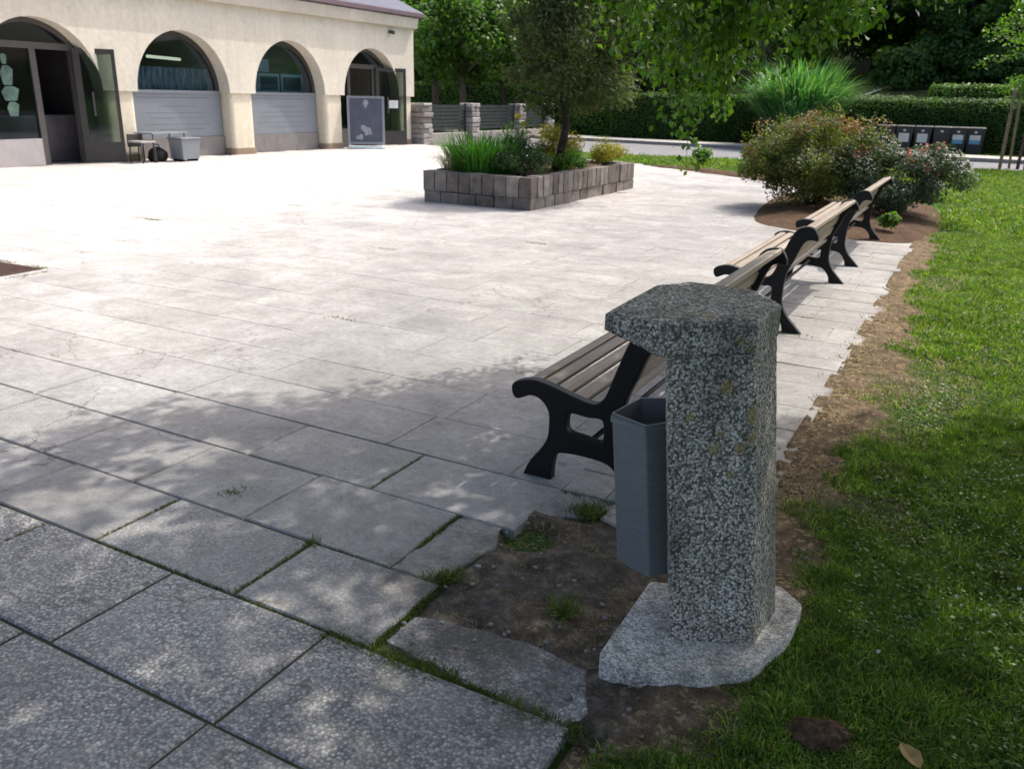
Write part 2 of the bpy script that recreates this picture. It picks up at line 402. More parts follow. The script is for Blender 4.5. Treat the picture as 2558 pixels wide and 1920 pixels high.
def mulch_mat():
    t = NT('brown_bark_mulch'); p = t.coord('pos')
    f = t.noise(40, 5, 0.75, p); m = t.noise(5, 4, 0.6, p)
    c = t.ramp(f, [(0.3, (0.035, 0.022, 0.014)), (0.55, (0.11, 0.07, 0.045)), (0.75, (0.21, 0.145, 0.095))])
    c = t.mix(c, t.ramp(m, [(0.3, 0.7), (0.7, 1.2)]), 1.0, 'MULTIPLY')
    return t.done(t.bsdf(c, 0.95, 0.1, 0, t.bump(f, 0.9, 0.02)))
M['mulch'] = mulch_mat()
def ground_mat():
    t = NT('lawn_soil_and_turf'); p = t.coord('pos')
    m = t.noise(3.0, 5, 0.7, p); f = t.noise(60, 4, 0.7, p); b = t.noise(0.25, 3, 0.6, p)
    c = t.ramp(f, [(0.3, (0.022, 0.05, 0.012)), (0.6, (0.05, 0.105, 0.022)), (0.8, (0.10, 0.16, 0.035))])
    c = t.mix(c, (0.16, 0.13, 0.06), t.ramp(m, [(0.58, 0.0), (0.75, 0.6)]))
    c = t.mix(c, t.ramp(b, [(0.3, 0.8), (0.7, 1.2)]), 1.0, 'MULTIPLY')
    return t.done(t.bsdf(c, 0.95, 0.1, 0, t.bump(f, 0.7, 0.03)))
M['ground'] = ground_mat()
def hill_mat():
    t = NT('woodland_floor'); p = t.coord('pos')
    m = t.noise(0.35, 5, 0.65, p); f = t.noise(6, 5, 0.7, p)
    c = t.ramp(f, [(0.3, (0.018, 0.028, 0.010)), (0.7, (0.06, 0.07, 0.03))])
    c = t.mix(c, (0.10, 0.15, 0.035), t.ramp(m, [(0.5, 0.0), (0.6, 0.8)]))
    return t.done(t.bsdf(c, 0.95, 0.1))
M['hill'] = hill_mat()
M['asphalt'] = simple('worn_asphalt', (0.20, 0.20, 0.205), 0.9, 0.2, 0, 0.15, 3, 0.4, 200)
M['kerb'] = simple('concrete_kerb', (0.22, 0.215, 0.205), 0.85, 0.2, 0, 0.15, 5, 0.3)
M['sidewalk'] = simple('pale_pavement', (0.40, 0.385, 0.36), 0.9, 0.2, 0, 0.12, 3, 0.3)
M['gravel_path'] = simple('pale_gravel', (0.62, 0.58, 0.56), 0.95, 0.1, 0, 0.1, 6)
M['bark'] = simple('grey_brown_bark', (0.10, 0.085, 0.07), 0.9, 0.15, 0, 0.4, 9, 0.8, 25)
M['bark_dark'] = simple('dark_bark', (0.045, 0.037, 0.032), 0.9, 0.15, 0, 0.4, 9, 0.8, 25)
M['bark_birch'] = simple('pale_birch_bark', (0.45, 0.43, 0.40), 0.8, 0.2, 0, 0.5, 5, 0.4, 18)
M['stake'] = simple('weathered_round_stake', (0.27, 0.205, 0.13), 0.8, 0.2, 0, 0.25, 7, 0.3)
def blocks_mat():
    t = NT('grey_brown_concrete_blocks'); c = t.coord()
    r = t.n('ShaderNodeNewGeometry').outputs['Random Per Island']
    col = t.ramp(r, [(0, (0.14, 0.115, 0.10)), (0.5, (0.21, 0.185, 0.165)), (1, (0.30, 0.27, 0.245))])
    st = t.noise(6, 5, 0.7, c)
    col = t.mix(col, t.ramp(st, [(0.3, 0.6), (0.65, 1.15)]), 1.0, 'MULTIPLY')
    return t.done(t.bsdf(col, 0.9, 0.2, 0, t.bump(t.noise(60, 4, 0.7, c), 0.6, 0.008)))
M['blocks'] = blocks_mat()
def stone_mat():
    t = NT('rough_pinkish_stone'); c = t.coord()
    r = t.n('ShaderNodeNewGeometry').outputs['Random Per Island']
    col = t.ramp(r, [(0, (0.25, 0.22, 0.205)), (0.5, (0.37, 0.33, 0.31)), (1, (0.48, 0.45, 0.43))])
    col = t.mix(col, t.ramp(t.noise(9, 5, 0.7, c), [(0.3, 0.65), (0.7, 1.15)]), 1.0, 'MULTIPLY')
    return t.done(t.bsdf(col, 0.9, 0.2, 0, t.bump(t.noise(25, 5, 0.7, c), 0.9, 0.03)))
M['stone'] = stone_mat()
M['fence'] = simple('dark_green_grey_fence_panel', (0.035, 0.042, 0.042), 0.6, 0.3, 0, 0.2, 5)
M['bin_plastic'] = simple('anthracite_bin_plastic', (0.03, 0.031, 0.036), 0.5, 0.4, 0, 0.15, 5)
M['rubber'] = simple('black_rubber', (0.012, 0.012, 0.012), 0.8, 0.2)
M['sticker_white'] = simple('white_sticker', (0.62, 0.62, 0.64), 0.5, 0.4, 0, 0.1, 9)
M['sticker_blue'] = simple('blue_sticker', (0.10, 0.30, 0.50), 0.5, 0.4, 0, 0.1, 9)
M['rust'] = simple('rusty_iron_grate', (0.085, 0.05, 0.04), 0.8, 0.3, 0.2, 0.3, 12, 0.3)
M['hole'] = simple('near_black_fill', (0.012, 0.010, 0.008), 0.9, 0.2)
# foliage
M['grass'] = leaf_mat('lawn_blades', (0.036, 0.095, 0.014), (0.15, 0.26, 0.03), 0.4, 0.5, 0.3, 5.0, (0.34, 0.33, 0.13))
M['straw'] = leaf_mat('dry_straw', (0.20, 0.14, 0.075), (0.42, 0.32, 0.18), 0.15, 0.7, 0.2, 2.0)
M['moss'] = leaf_mat('joint_moss', (0.05, 0.085, 0.015), (0.11, 0.16, 0.03), 0.2, 0.7, 0.2, 6.0, (0.21, 0.16, 0.05))
M['birch'] = leaf_mat('birch_leaves', (0.045, 0.11, 0.016), (0.095, 0.20, 0.022), 0.42, 0.36, 0.5, 1.4, (0.16, 0.28, 0.03))
M['linden'] = leaf_mat('linden_leaves', (0.035, 0.095, 0.02), (0.10, 0.21, 0.03), 0.5, 0.4, 0.4, 0.6, (0.18, 0.28, 0.05))
M['dark_tree'] = leaf_mat('dark_green_leaves', (0.045, 0.11, 0.03), (0.10, 0.20, 0.055), 0.5, 0.45, 0.35, 0.5, (0.14, 0.24, 0.06))
M['mid_tree'] = leaf_mat('mid_green_leaves', (0.045, 0.12, 0.022), (0.12, 0.24, 0.035), 0.52, 0.45, 0.35, 0.4, (0.18, 0.27, 0.05))
M['fresh'] = leaf_mat('fresh_green_leaves', (0.05, 0.12, 0.02), (0.12, 0.23, 0.03), 0.42, 0.4, 0.35, 0.8)
M['conifer'] = leaf_mat('olive_conifer_needles', (0.045, 0.068, 0.028), (0.11, 0.145, 0.058), 0.34, 0.6, 0.25, 1.6, (0.085, 0.095, 0.04))
M['hedge'] = leaf_mat('clipped_hedge_leaves', (0.022, 0.065, 0.010), (0.055, 0.135, 0.016), 0.38, 0.5, 0.3, 1.0, (0.10, 0.18, 0.025))
M['hedge_core'] = simple('hedge_dark_core', (0.012, 0.022, 0.008), 0.95, 0.1, 0, 0.3)
M['spirea'] = leaf_mat('spirea_leaves', (0.05, 0.075, 0.02), (0.13, 0.15, 0.04), 0.38, 0.5, 0.3, 1.8, (0.17, 0.18, 0.06))
M['spirea_tip'] = leaf_mat('rusty_spirea_tips', (0.24, 0.11, 0.07), (0.34, 0.19, 0.12), 0.2, 0.6, 0.2, 2.0)
M['pink_leaf'] = leaf_mat('grey_green_shrub_leaves', (0.03, 0.055, 0.03), (0.085, 0.12, 0.07), 0.25, 0.5, 0.3, 2.0, (0.17, 0.20, 0.13))
M['pink'] = leaf_mat('pink_blossom', (0.42, 0.07, 0.13), (0.60, 0.20, 0.28), 0.25, 0.6, 0.2, 3.0)
M['reed'] = leaf_mat('tall_grass_leaves', (0.05, 0.15, 0.05), (0.10, 0.26, 0.08), 0.35, 0.35, 0.5, 1.2, (0.28, 0.42, 0.22))
M['daylily'] = leaf_mat('strap_leaves', (0.045, 0.15, 0.025), (0.10, 0.26, 0.045), 0.45, 0.4, 0.4, 2.0)
M['drygrass'] = leaf_mat('dry_arching_grass', (0.20, 0.18, 0.10), (0.40, 0.37, 0.25), 0.2, 0.6, 0.3, 2.0)
M['yellow_leaf'] = leaf_mat('golden_leaves', (0.16, 0.18, 0.02), (0.36, 0.31, 0.04), 0.3, 0.5, 0.3, 3.0)
M['lowshrub'] = leaf_mat('dense_low_shrub_leaves', (0.03, 0.065, 0.02), (0.07, 0.13, 0.035), 0.25, 0.5, 0.3, 3.0)
M['white_flower'] = simple('white_clover_bloom', (0.7, 0.7, 0.62), 0.8, 0.2)
M['yellow_flower'] = simple('yellow_bloom', (0.75, 0.62, 0.08), 0.7, 0.2)
M['tan_leaf'] = simple('fallen_tan_leaf', (0.30, 0.20, 0.08), 0.7, 0.2, 0, 0.3, 30)

# ------------------------------------------------------------------ foliage geometry
def leaf_geo(P, N, L, W, rng, down=0.0, fold=0.12):
    n = len(P)
    N = N / (np.linalg.norm(N, axis=1, keepdims=True) + 1e-9)
    T = rng.normal(size=(n, 3)); T[:, 2] -= down
    T -= N * (T * N).sum(1, keepdims=True); T /= (np.linalg.norm(T, axis=1, keepdims=True) + 1e-9)
    B = np.cross(N, T)
    s = rng.uniform(0.7, 1.25, (n, 1))
    L = L * s; W = W * s
    V = np.stack([P - T * L * .5, P + B * W * .5 + N * W * fold - T * L * .05, P + T * L * .5, P - B * W * .5 + N * W * fold - T * L * .05], 1)
    return V.reshape(-1, 3), np.arange(4 * n, dtype=np.int32).reshape(n, 4)

def rdir(rng, n):
    d = rng.normal(size=(n, 3)); return d / np.linalg.norm(d, axis=1, keepdims=True)

def crown_geo(rng, n, radii, lobes, lobe_r, L, W, shape='round', down=0.0, flat=0.0, fill=0.35):
    d = rdir(rng, lobes); rr = rng.uniform(0.25, 1.0, (lobes, 1)) ** 0.5
    C = d * rr * (np.array(radii) - lobe_r * 0.6)
    if shape == 'cone':
        t = rng.uniform(0, 1, lobes); a = rng.uniform(0, 6.28, lobes)
        r = (1 - t) ** 0.8 * rng.uniform(.3, 1, lobes)
        C = np.stack([np.cos(a) * r * radii[0], np.sin(a) * r * radii[1], (t * 2 - 1) * radii[2]], 1)
    lr = lobe_r * rng.uniform(0.55, 1.2, lobes)
    k = rng.integers(0, lobes, n)
    dd = rdir(rng, n); dd[:, 2] += 0.25
    q = rng.uniform(0, 1, (n, 1)); rad_ = np.where(q < fill, rng.uniform(.2, .9, (n, 1)), rng.uniform(.85, 1.12, (n, 1)))
    P = C[k] + dd * lr[k][:, None] * rad_ * np.array([1, 1, 0.8])
    N = dd * 0.8 + rdir(rng, n) * 0.7; N[:, 2] += flat
    return leaf_geo(P, N, L, W, rng, down)

def blades_geo(x, y, z, h, w, lean, rng, az=None, curl=0.5):
    n = len(x)
    a = rng.uniform(0, 2 * np.pi, n) if az is None else az
    b = rng.uniform(0, 2 * np.pi, n)
    lx, ly = np.cos(a) * lean * h, np.sin(a) * lean * h
    wx, wy = np.cos(b) * w * .5, np.sin(b) * w * .5
    V = np.zeros((n, 5, 3))
    for k, (sx, t, ww) in enumerate(((-1, 0, 1), (1, 0, 1), (1, .55, .8), (-1, .55, .8), (0, 1, 0))):
        V[:, k, 0] = x + sx * wx * ww + lx * t ** (1 + curl)
        V[:, k, 1] = y + sx * wy * ww + ly * t ** (1 + curl)
        V[:, k, 2] = z + h * t * (1 - 0.25 * lean * t)
    i = np.arange(n)[:, None] * 5
    return V.reshape(-1, 3), [i + np.array([0, 1, 2, 3]), i + np.array([3, 2, 4])]

def merge(parts):
    """parts: list of (V, [faces...], mat index)"""
    Vs, F, mi, off = [], [], [], 0
    for V, fs, m in parts:
        for f in (fs if isinstance(fs, list) else [fs]):
            F.append(f + off); mi.append(np.full(len(f), m))
        Vs.append(V); off += len(V)
    return np.concatenate(Vs), F, np.concatenate(mi)

# ------------------------------------------------------------------ camera, light, world
cam = bpy.data.cameras.new('camera'); co = link(bpy.data.objects.new('camera', cam))
cam.sensor_width = 36; cam.lens = 841.35 / 1024 * 36; cam.clip_end = 500; cam.clip_start = 0.05
p_, r_, y_ = rad(18.8617), rad(1.31396), rad(-28.1906)
fw = Vector((math.sin(y_) * math.cos(p_), math.cos(y_) * math.cos(p_), -math.sin(p_)))
rt = Vector((math.cos(y_), -math.sin(y_), 0)); up = rt.cross(fw)
rt2 = rt * math.cos(r_) + up * math.sin(r_); up2 = -rt * math.sin(r_) + up * math.cos(r_)
mw = Matrix((rt2, up2, -fw)).transposed().to_4x4(); mw.translation = (0, 0, 1.6)
co.matrix_world = mw
cam.dof.use_dof = True; cam.dof.focus_distance = 2.55; cam.dof.aperture_fstop = 8.0
scn.camera = co
SUN_AZ, SUN_EL = rad(21), rad(55)
sd = Vector((math.sin(SUN_AZ) * math.cos(SUN_EL), math.cos(SUN_AZ) * math.cos(SUN_EL), math.sin(SUN_EL)))
sl = bpy.data.lights.new('sun', 'SUN'); sl.energy = 2.0; sl.angle = rad(0.53); sl.color = (1.0, 0.95, 0.87)
so = link(bpy.data.objects.new('sun', sl)); so.rotation_euler = (-sd).to_track_quat('-Z', 'Y').to_euler(); so.location = (5, 5, 30)
w = bpy.data.worlds.new('World'); scn.world = w; w.use_nodes = True
nt = w.node_tree; nt.nodes.clear()
sky = nt.nodes.new('ShaderNodeTexSky'); sky.sky_type = 'NISHITA'; sky.sun_disc = False
sky.sun_elevation = SUN_EL; sky.sun_rotation = SUN_AZ; sky.air_density = 0.8; sky.dust_density = 5.0; sky.ozone_density = 0.4
bg = nt.nodes.new('ShaderNodeBackground'); bg.inputs['Strength'].default_value = 0.15
wo = nt.nodes.new('ShaderNodeOutputWorld')
nt.links.new(sky.outputs[0], bg.inputs[0]); nt.links.new(bg.outputs[0], wo.inputs[0])
vs_ = scn.view_settings; vs_.view_transform = 'Standard'; vs_.look = 'None'; vs_.gamma = 1; vs_.exposure = 0.95
scn.cycles.max_bounces = 6; scn.cycles.transparent_max_bounces = 12
scn.cycles.diffuse_bounces = 3; scn.cycles.sample_clamp_indirect = 6

# ------------------------------------------------------------------ ground
def lawn_edge(y):
    return np.interp(y, [-2, 1.5, 1.70, 1.86, 2.05, 2.3, 2.8, 3.4, 5, 8, 11, 11.6, 12.4, 14, 16, 18, 19], [-.66, -.64, -.54, -.36, -.24, -.24, -.27, -.27, -.24, -.27, -.24, -.34, -.44, -.42, -.5, -.8, -2.2])

def hz(x, y):
    y = np.asarray(y, float); return sstep(37.5, 50, y) * 2.3 + sstep(50, 80, y) * 3.2 + np.clip(y - 74, 0, 200) * 0.16

def build_ground():
    xs = np.concatenate([np.linspace(-160, -30, 14), np.linspace(-28, 20, 49), np.linspace(25, 120, 12)])
    ys = np.concatenate([np.linspace(-60, -4, 12), np.linspace(-2, 60, 63), np.linspace(65, 220, 24)])
    X, Y = np.meshgrid(xs, ys, indexing='ij')
    Z = np.full_like(X, -0.035) - 0.0 * X
    Z -= 0.02 * ((X < -1.0) & (Y < 24))
    V = np.stack([X, Y, Z], -1).reshape(-1, 3)
    n, m = X.shape
    i = (np.arange(n - 1)[:, None] * m + np.arange(m - 1)[None]).ravel()
    F = np.stack([i, i + m, i + m + 1, i + 1], 1)
    tag(np_mesh('ground', V, F, M['ground'], smooth=True), kind='structure')
    # wooded slope beyond the hedges
    xs = np.linspace(-120, 70, 60); ys = np.linspace(38, 200, 60)
    X, Y = np.meshgrid(xs, ys, indexing='ij')
    Z = hz(0, Y) + vnoise(X, Y, 9, 3) * 0.5 * sstep(46, 56, Y) - 0.03
    V = np.stack([X, Y, Z], -1).reshape(-1, 3); n, m = X.shape
    i = (np.arange(n - 1)[:, None] * m + np.arange(m - 1)[None]).ravel()
    tag(np_mesh('hill', V, np.stack([i, i + m, i + m + 1, i + 1], 1), M['hill'], smooth=True), kind='structure')
    # bare soil strip beside the paving
    xs = np.arange(-1.55, 1.0, 0.02); ys = np.arange(-0.5, 12.2, 0.025)
    X, Y = np.meshgrid(xs, ys, indexing='ij')
    Z = (vnoise(X, Y, .05, 1) - .5) * .016 + (vnoise(X, Y, .22, 2) - .5) * .03
    Z += np.where(X < -0.62, -0.028 - 0.01 * (Y > 3.0), 0.0) + sstep(-.62, -.2, X) * .012
    tfm = sstep(-.10, .14, X - lawn_edge(Y) + (vnoise(X, Y, .30, 4) * .6 + vnoise(X, Y, .11, 6) * .4 - .5) * .42)
    Z = Z * (1 - .75 * tfm)
    hole = np.exp(-(((X + 1.305) / .10) ** 2 + ((Y - 2.60) / .10) ** 2) ** 2); Z -= hole * 0.07
    Z = np.where((X < -0.60) & (Y > 1.74) & (Y < 2.9), -.006 + (vnoise(X, Y, .05, 1) - .5) * .010 + (vnoise(X, Y, .16, 2) - .5) * .014 - hole * .085, Z)
    Z = np.where((X < -0.68) & (Y > 1.69) & (Y < 2.02), np.minimum(Z, -.016), Z)
    Z = np.where((X < -0.55) & (Y > 2.6) & (Y < 3.05) & (X > -1.12), np.minimum(Z, -.016), Z)
    Z = np.where((X < -0.7) & ((Y < 1.70) | (Y > 2.9)), -0.05, Z)
    Z = np.where((X < -1.375) & (Y > 1.7) & (Y < 3.1), np.minimum(Z, -.02), Z)
    Z = np.where((X < -1.12) & (Y > 2.80) & (Y < 3.1), np.minimum(Z, -.02), Z)
    Z -= sstep(.5, .98, X) * .05
    V = np.stack([X, Y, Z], -1).reshape(-1, 3); n, m = X.shape
    i = (np.arange(n - 1)[:, None] * m + np.arange(m - 1)[None]).ravel()
    so_ = tag(np_mesh('soil', V, np.stack([i, i + m, i + m + 1, i + 1], 1), M['soil'], smooth=True), kind='structure')
    tf = sstep(-.10, .14, X - lawn_edge(Y) + (vnoise(X, Y, .30, 4) * .6 + vnoise(X, Y, .11, 6) * .4 - .5) * .42).ravel()
    at = so_.data.color_attributes.new('turf', 'FLOAT_COLOR', 'POINT'); ca = np.zeros((len(tf), 4), np.float32); ca[:, 0] = tf
    ca[:, 1] = (sstep(-.45, -.75, X) * sstep(1.6, 1.75, Y) * sstep(3.1, 2.9, Y) * (.5 + .5 * sstep(.3, .6, vnoise(X, Y, .3, 31)))).clip(0, 1).ravel(); ca[:, 2] = hole.ravel(); ca[:, 3] = 1
    at.data.foreach_set('color', ca.ravel())
build_ground()

def right_limit(y):
    if y < 1.70: return -0.70 - 0.02 * math.sin(y * 9)
    if y < 11.25: return -0.56 + 0.02 * math.sin(y * 5.3) + 0.015 * math.sin(y * 17)
    if y < 12.9: return -0.6 - (y - 11.25) / 1.65 * 2.1
    return -2.75 - (y - 12.9) * .14
def back_limit(x):
    if x > -7.35: return 18.92 + (-3.74 - x) * .654
    return 21.3 + (-7.35 - x) * 0.36

def build_paving():
    rng = random.Random(5)
    rows = [-3.0, -2.5, -2.05, -1.55, -1.1, -.62, -.14, .33, .80, 1.247, 1.715, 2.12, 2.59, 3.02, 3.46, 3.90, 4.34, 4.785]
    while rows[-1] < 25: rows.append(rows[-1] + rng.choice((.42, .44, .46, .48)))
    fixed = {9: [-1.55, -2.25, -2.95], 10: [-1.394, -1.965, -2.675, -3.35], 11: [-1.617, -2.33, -2.98], 12: [-1.36, -2.075, -2.785, -3.75],
             13: [-1.625, -2.30, -2.99, -3.70], 14: [-.95, -1.6, -2.25, -2.9, -3.55, -4.25], 15: [-4.10]}
    V, F, T = [], [], []
    def slab(poly, z, tint, peb, rnd, tilt=(0, 0)):
        if len(poly) > 4:                       # ragged broken edge
            q = []
            for a, b in zip(poly, poly[1:] + poly[:1]):
                l = math.hypot(b[0] - a[0], b[1] - a[1]); k = max(1, int(l / .035))
                for i in range(k):
                    o_ = 0 if i == 0 else rng.uniform(-.007, .007); nx, ny = (b[1] - a[1]) / l, -(b[0] - a[0]) / l
                    q.append((a[0] + (b[0] - a[0]) * i / k + nx * o_, a[1] + (b[1] - a[1]) * i / k + ny * o_))
            poly = q
        cx = sum(p[0] for p in poly) / len(poly); cy = sum(p[1] for p in poly) / len(poly)
        n = len(poly); o = len(V)
        for sc, dz in ((1.0, -0.045), (1.0, -0.006 if poly[0][1] < 2.9 else -.0015), (None, 0.0)):
            for p in poly:
                dx, dy = p[0] - cx, p[1] - cy
                if sc is None:
                    l = math.hypot(dx, dy); q = (l - (0.009 if cy < 3.1 else 0.0025)) / l; dx *= q; dy *= q
                V.append((cx + dx, cy + dy, z + dz + tilt[0] * dx + tilt[1] * dy)); T.append((tint, peb, rnd, 1))
        for k in range(2):
            for i in range(n):
                a, b = o + k * n + i, o + k * n + (i + 1) % n
                F.append((a, b, b + n, a + n))
        F.append(tuple(o + 2 * n + i for i in range(n)))
    def quad(x0, x1, y0, y1, ri, z=None):
        g = 0.005 if y0 < 2.9 else 0.0018
        j = lambda: rng.uniform(-.004, .004) if y0 < 2.9 else rng.uniform(-.0015, .0015)
        poly = [(x0 + g + j(), y0 + g + j()), (x1 - g + j(), y0 + g + j()), (x1 - g + j(), y1 - g + j()), (x0 + g + j(), y1 - g + j())]
        peb = 1.0 if y1 < 1.72 else (0.45 if rng.random() < .3 and y1 < 2.7 and x1 > -2 else max(0, rng.uniform(-.3, .25)))
        fa = 1.0 if y0 < 2.9 else .3
        slab(poly, rng.uniform(-.003, .002) * fa, .5 + (rng.random() - .5) * (1 if y0 < 2.9 else .6), peb, rng.random(), (rng.uniform(-.004, .004) * fa, rng.uniform(-.004, .004) * fa))
    for ri in range(len(rows) - 1):
        y0, y1 = rows[ri], rows[ri + 1]; ym = (y0 + y1) / 2
        if ri in fixed: js = list(fixed[ri])
        else: js = [right_limit(ym) - rng.uniform(.25, .7)]
        while js[-1] > -17.6: js.append(js[-1] - rng.choice((.56, .62, .68, .72, .8)))
        xr = right_limit(ym)
        if ri == 10: xr = -1.394; js = js[1:]
        if ri == 11: xr = None
        if ri == 12: xr = None
        if ym > 3.03 and xr is not None and ym < 11.3: xr = -1.36
        edges = ([xr] if xr is not None else []) + [j for j in js if xr is None or j < xr - .08]
        for a, b in zip(edges, edges[1:]):
            cx = (a + b) / 2
            if cx < -17.5 or ym > back_limit(cx): continue
            if -7.6 < cx < -5.9 and 11.5 < ym < 15.2: continue
            if -8.15 < cx and a > -8.15 and b < -7.42 and 4.2 < ym < 4.75 and False: continue
            quad(b, a, y0, y1, ri)
    y = 3.02; rr = random.Random(19)
    while y < 11.2:
        h = rr.choice((.24, .28, .33, .38, .44)); h = min(h, 11.25 - y)
        if h < .1: break
        x = right_limit(y + h / 2) + rr.uniform(-.03, .03)
        while x > -1.3:
            w_ = rr.choice((.28, .36, .42, .5, .6)); x2 = x - w_
            if x2 < -1.2: x2 = -1.366
            g = .0045; jj = lambda: rr.uniform(-.004, .004)
            pl = [(x2 + g + jj(), y + g + jj()), (x - g + jj(), y + g + jj()), (x - g + jj(), y + h - g + jj()), (x2 + g + jj(), y + h - g + jj())]
            slab(pl, rr.uniform(-.004, .001), rr.random() * .9, max(0, rr.uniform(-.4, .35)), rr.random(), (rr.uniform(-.005, .005), rr.uniform(-.005, .005)))
            x = x2
        y += h
    # broken slabs round the bare patch
    slab([(-1.617, 2.126), (-1.44, 2.13), (-1.405, 2.28), (-1.36, 2.44), (-1.42, 2.575), (-1.611, 2.583)], -.004, .35, .35, .4, (.01, -.004))
    slab([(-1.385, 1.775), (-.98, 1.725), (-.745, 1.70), (-.70, 1.80), (-.78, 1.97), (-1.0, 2.0), (-1.22, 1.965), (-1.375, 1.93)], -.009, .3, .9, .7, (-.004, .004))
    slab([(-1.37, 2.74), (-1.42, 2.60), (-1.425, 3.01), (-1.13, 3.01), (-1.16, 2.86), (-1.30, 2.77)], -.006, .3, .2, .3)
    slab([(-1.12, 2.87), (-.88, 2.78), (-.60, 2.83), (-.57, 3.01), (-1.12, 3.01)], -.004, .25, .2, .5, (0, .01))
    slab([(-.86, 2.76), (-.70, 2.62), (-.56, 2.63), (-.58, 2.81)], -.008, .2, .3, .8)
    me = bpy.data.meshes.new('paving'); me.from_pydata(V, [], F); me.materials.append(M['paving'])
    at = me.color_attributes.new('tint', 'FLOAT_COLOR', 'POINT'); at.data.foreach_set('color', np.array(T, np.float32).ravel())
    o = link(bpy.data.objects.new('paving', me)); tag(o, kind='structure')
    # joint bed under the slabs
    bm = bmesh.new()
    pts = [(-18.5, -3.2), (-.72, -3.2), (-.72, 1.715), (-1.395, 1.72), (-1.42, 2.6), (-1.3, 2.85), (-1.1, 2.95), (-.57, 3.0), (-.58, 11.6), (-2.6, 13.3), (-3.2, 18.6), (-7.35, 21.2), (-17.2, 24.6), (-18.5, 24.6)]
    vs = [bm.verts.new((x, y, -.009)) for x, y in pts]; bm.faces.new(vs)
    tj = NT('sandy_and_mossy_joint'); pp = tj.coord('pos')
    sy = tj.n('ShaderNodeSeparateXYZ'); tj.t.links.new(pp, sy.inputs[0])
    ff = tj.math('ADD', tj.math('MULTIPLY', sy.outputs[1], .28), tj.math('MULTIPLY', tj.noise(1.2, 4, .6, pp), 1.0))
    jt = tj.done(tj.bsdf(tj.ramp(tj.math('MULTIPLY', ff, .4), [(.40, (.075, .07, .045)), (.60, (.36, .345, .325))]), .95, .1))
    tag(bm_obj('paving_joints', bm, jt), kind='structure')
build_paving()

def flat(name, pts, mat, z, thick=0.0):
    bm = bmesh.new()
    if thick: prism(bm, pts, z - thick, z)
    else: bm.faces.new([bm.verts.new((x, y, z)) for x, y in pts])
    return tag(bm_obj(name, bm, mat), kind='structure')
flat('road', [(-45, 23), (-9.2, 25.2), (-5.9, 26.0), (-.6, 26.9), (15, 28.3), (40, 30), (40, 31.2), (15, 31.0), (-1.5, 31.1), (-11.8, 32.2), (-45, 36)][::-1], M['asphalt'], -.027)
far = [(-45, 36.0), (-11.8, 32.2), (-1.5, 31.1), (15, 31.0), (40, 31.2)]
flat('kerb', far + [(x, y + .16) for x, y in far][::-1], M['kerb'], 0.09, .2)
flat('pavement', [(x, y + .163) for x, y in far] + [(40, 33.2), (15, 33.0), (-1.5, 33.1), (-11.8, 34.2), (-45, 38)], M['sidewalk'], 0.085, .2)
near = [(-45, 23), (-9.2, 25.2), (-5.9, 26.0), (-.6, 26.9), (15, 28.3), (40, 30)]
flat('kerb', near + [(x, y - .12) for x, y in near][::-1], M['kerb'], 0.0, .1)
bed = [(-2.85, 12.7), (-2.55, 12.0), (-1.95, 11.62), (-1.3, 11.42), (-.80, 11.42), (-.5, 11.8), (-.40, 12.6), (-.38, 13.7), (-.5, 15.2), (-.9, 16.6), (-2.4, 17.4), (-3.1, 16.8), (-3.15, 15.0)]
def mound(name, poly, mat, h, z0):
    cx = sum(p[0] for p in poly) / len(poly); cy = sum(p[1] for p in poly) / len(poly)
    P = catmull(poly, 6); bm = bmesh.new(); rings = []
    for k in range(9):
        s = 1 - k / 9
        rings.append([bm.verts.new((cx + (x - cx) * s, cy + (y - cy) * s, z0 + h * (1 - s ** 3) + (mnoise.noise(Vector((x * s * 3, y * s * 3, 0))) * .03 if k else 0))) for x, y in P])
    n = len(P)
    for a, b in zip(rings, rings[1:]):
        for i in range(n): bm.faces.new((a[i], a[(i + 1) % n], b[(i + 1) % n], b[i]))
    bm.faces.new(rings[-1])
    return tag(bm_obj(name, bm, mat, smooth=True), kind='structure')
mound('flower_bed', bed, M['mulch'], .10, -.004)
mound('flower_bed', [(-7.6, 21.3), (-6.8, 20.75), (-5.4, 19.85), (-3.9, 18.7), (-3.0, 18.0), (-2.6, 18.6), (-3.4, 19.6), (-5.2, 20.8), (-7.0, 21.9)], M['mulch'], .05, -.004)

# ------------------------------------------------------------------ concrete litter post
def roughen(o, cell=0.011, amp=0.0022):
    bm = bmesh.new(); bm.from_mesh(o.data)
    for it in range(9):
        long = [e for e in bm.edges if e.calc_length() > cell * 1.6]
        if not long or len(bm.verts) > 60000: break
        bmesh.ops.subdivide_edges(bm, edges=long, cuts=1, use_grid_fill=True)
        bmesh.ops.triangulate(bm, faces=[f for f in bm.faces if len(f.verts) > 4])
    bm.normal_update()
    for v in bm.verts:
        c = v.co
        d = mnoise.noise(c * 95) * .9 + mnoise.noise(c * 48) * .6 + mnoise.noise(c * 9) * .7
        v.co = c + v.normal * d * amp
    for f in bm.faces: f.smooth = True
    bm.to_mesh(o.data); bm.free()

def rounded(pts, r, n=4):
    out = []
    N = len(pts)
    for i in range(N):
        p = Vector(pts[i]); a = (Vector(pts[i - 1]) - p); b = (Vector(pts[(i + 1) % N]) - p)
        q = min(r, a.length * .45, b.length * .45)
        A = p + a.normalized() * q; B = p + b.normalized() * q
        for k in range(n + 1):
            t = k / n
            v = A * (1 - t) ** 2 + p * 2 * t * (1 - t) + B * t * t
            out.append((v.x, v.y))
    return out

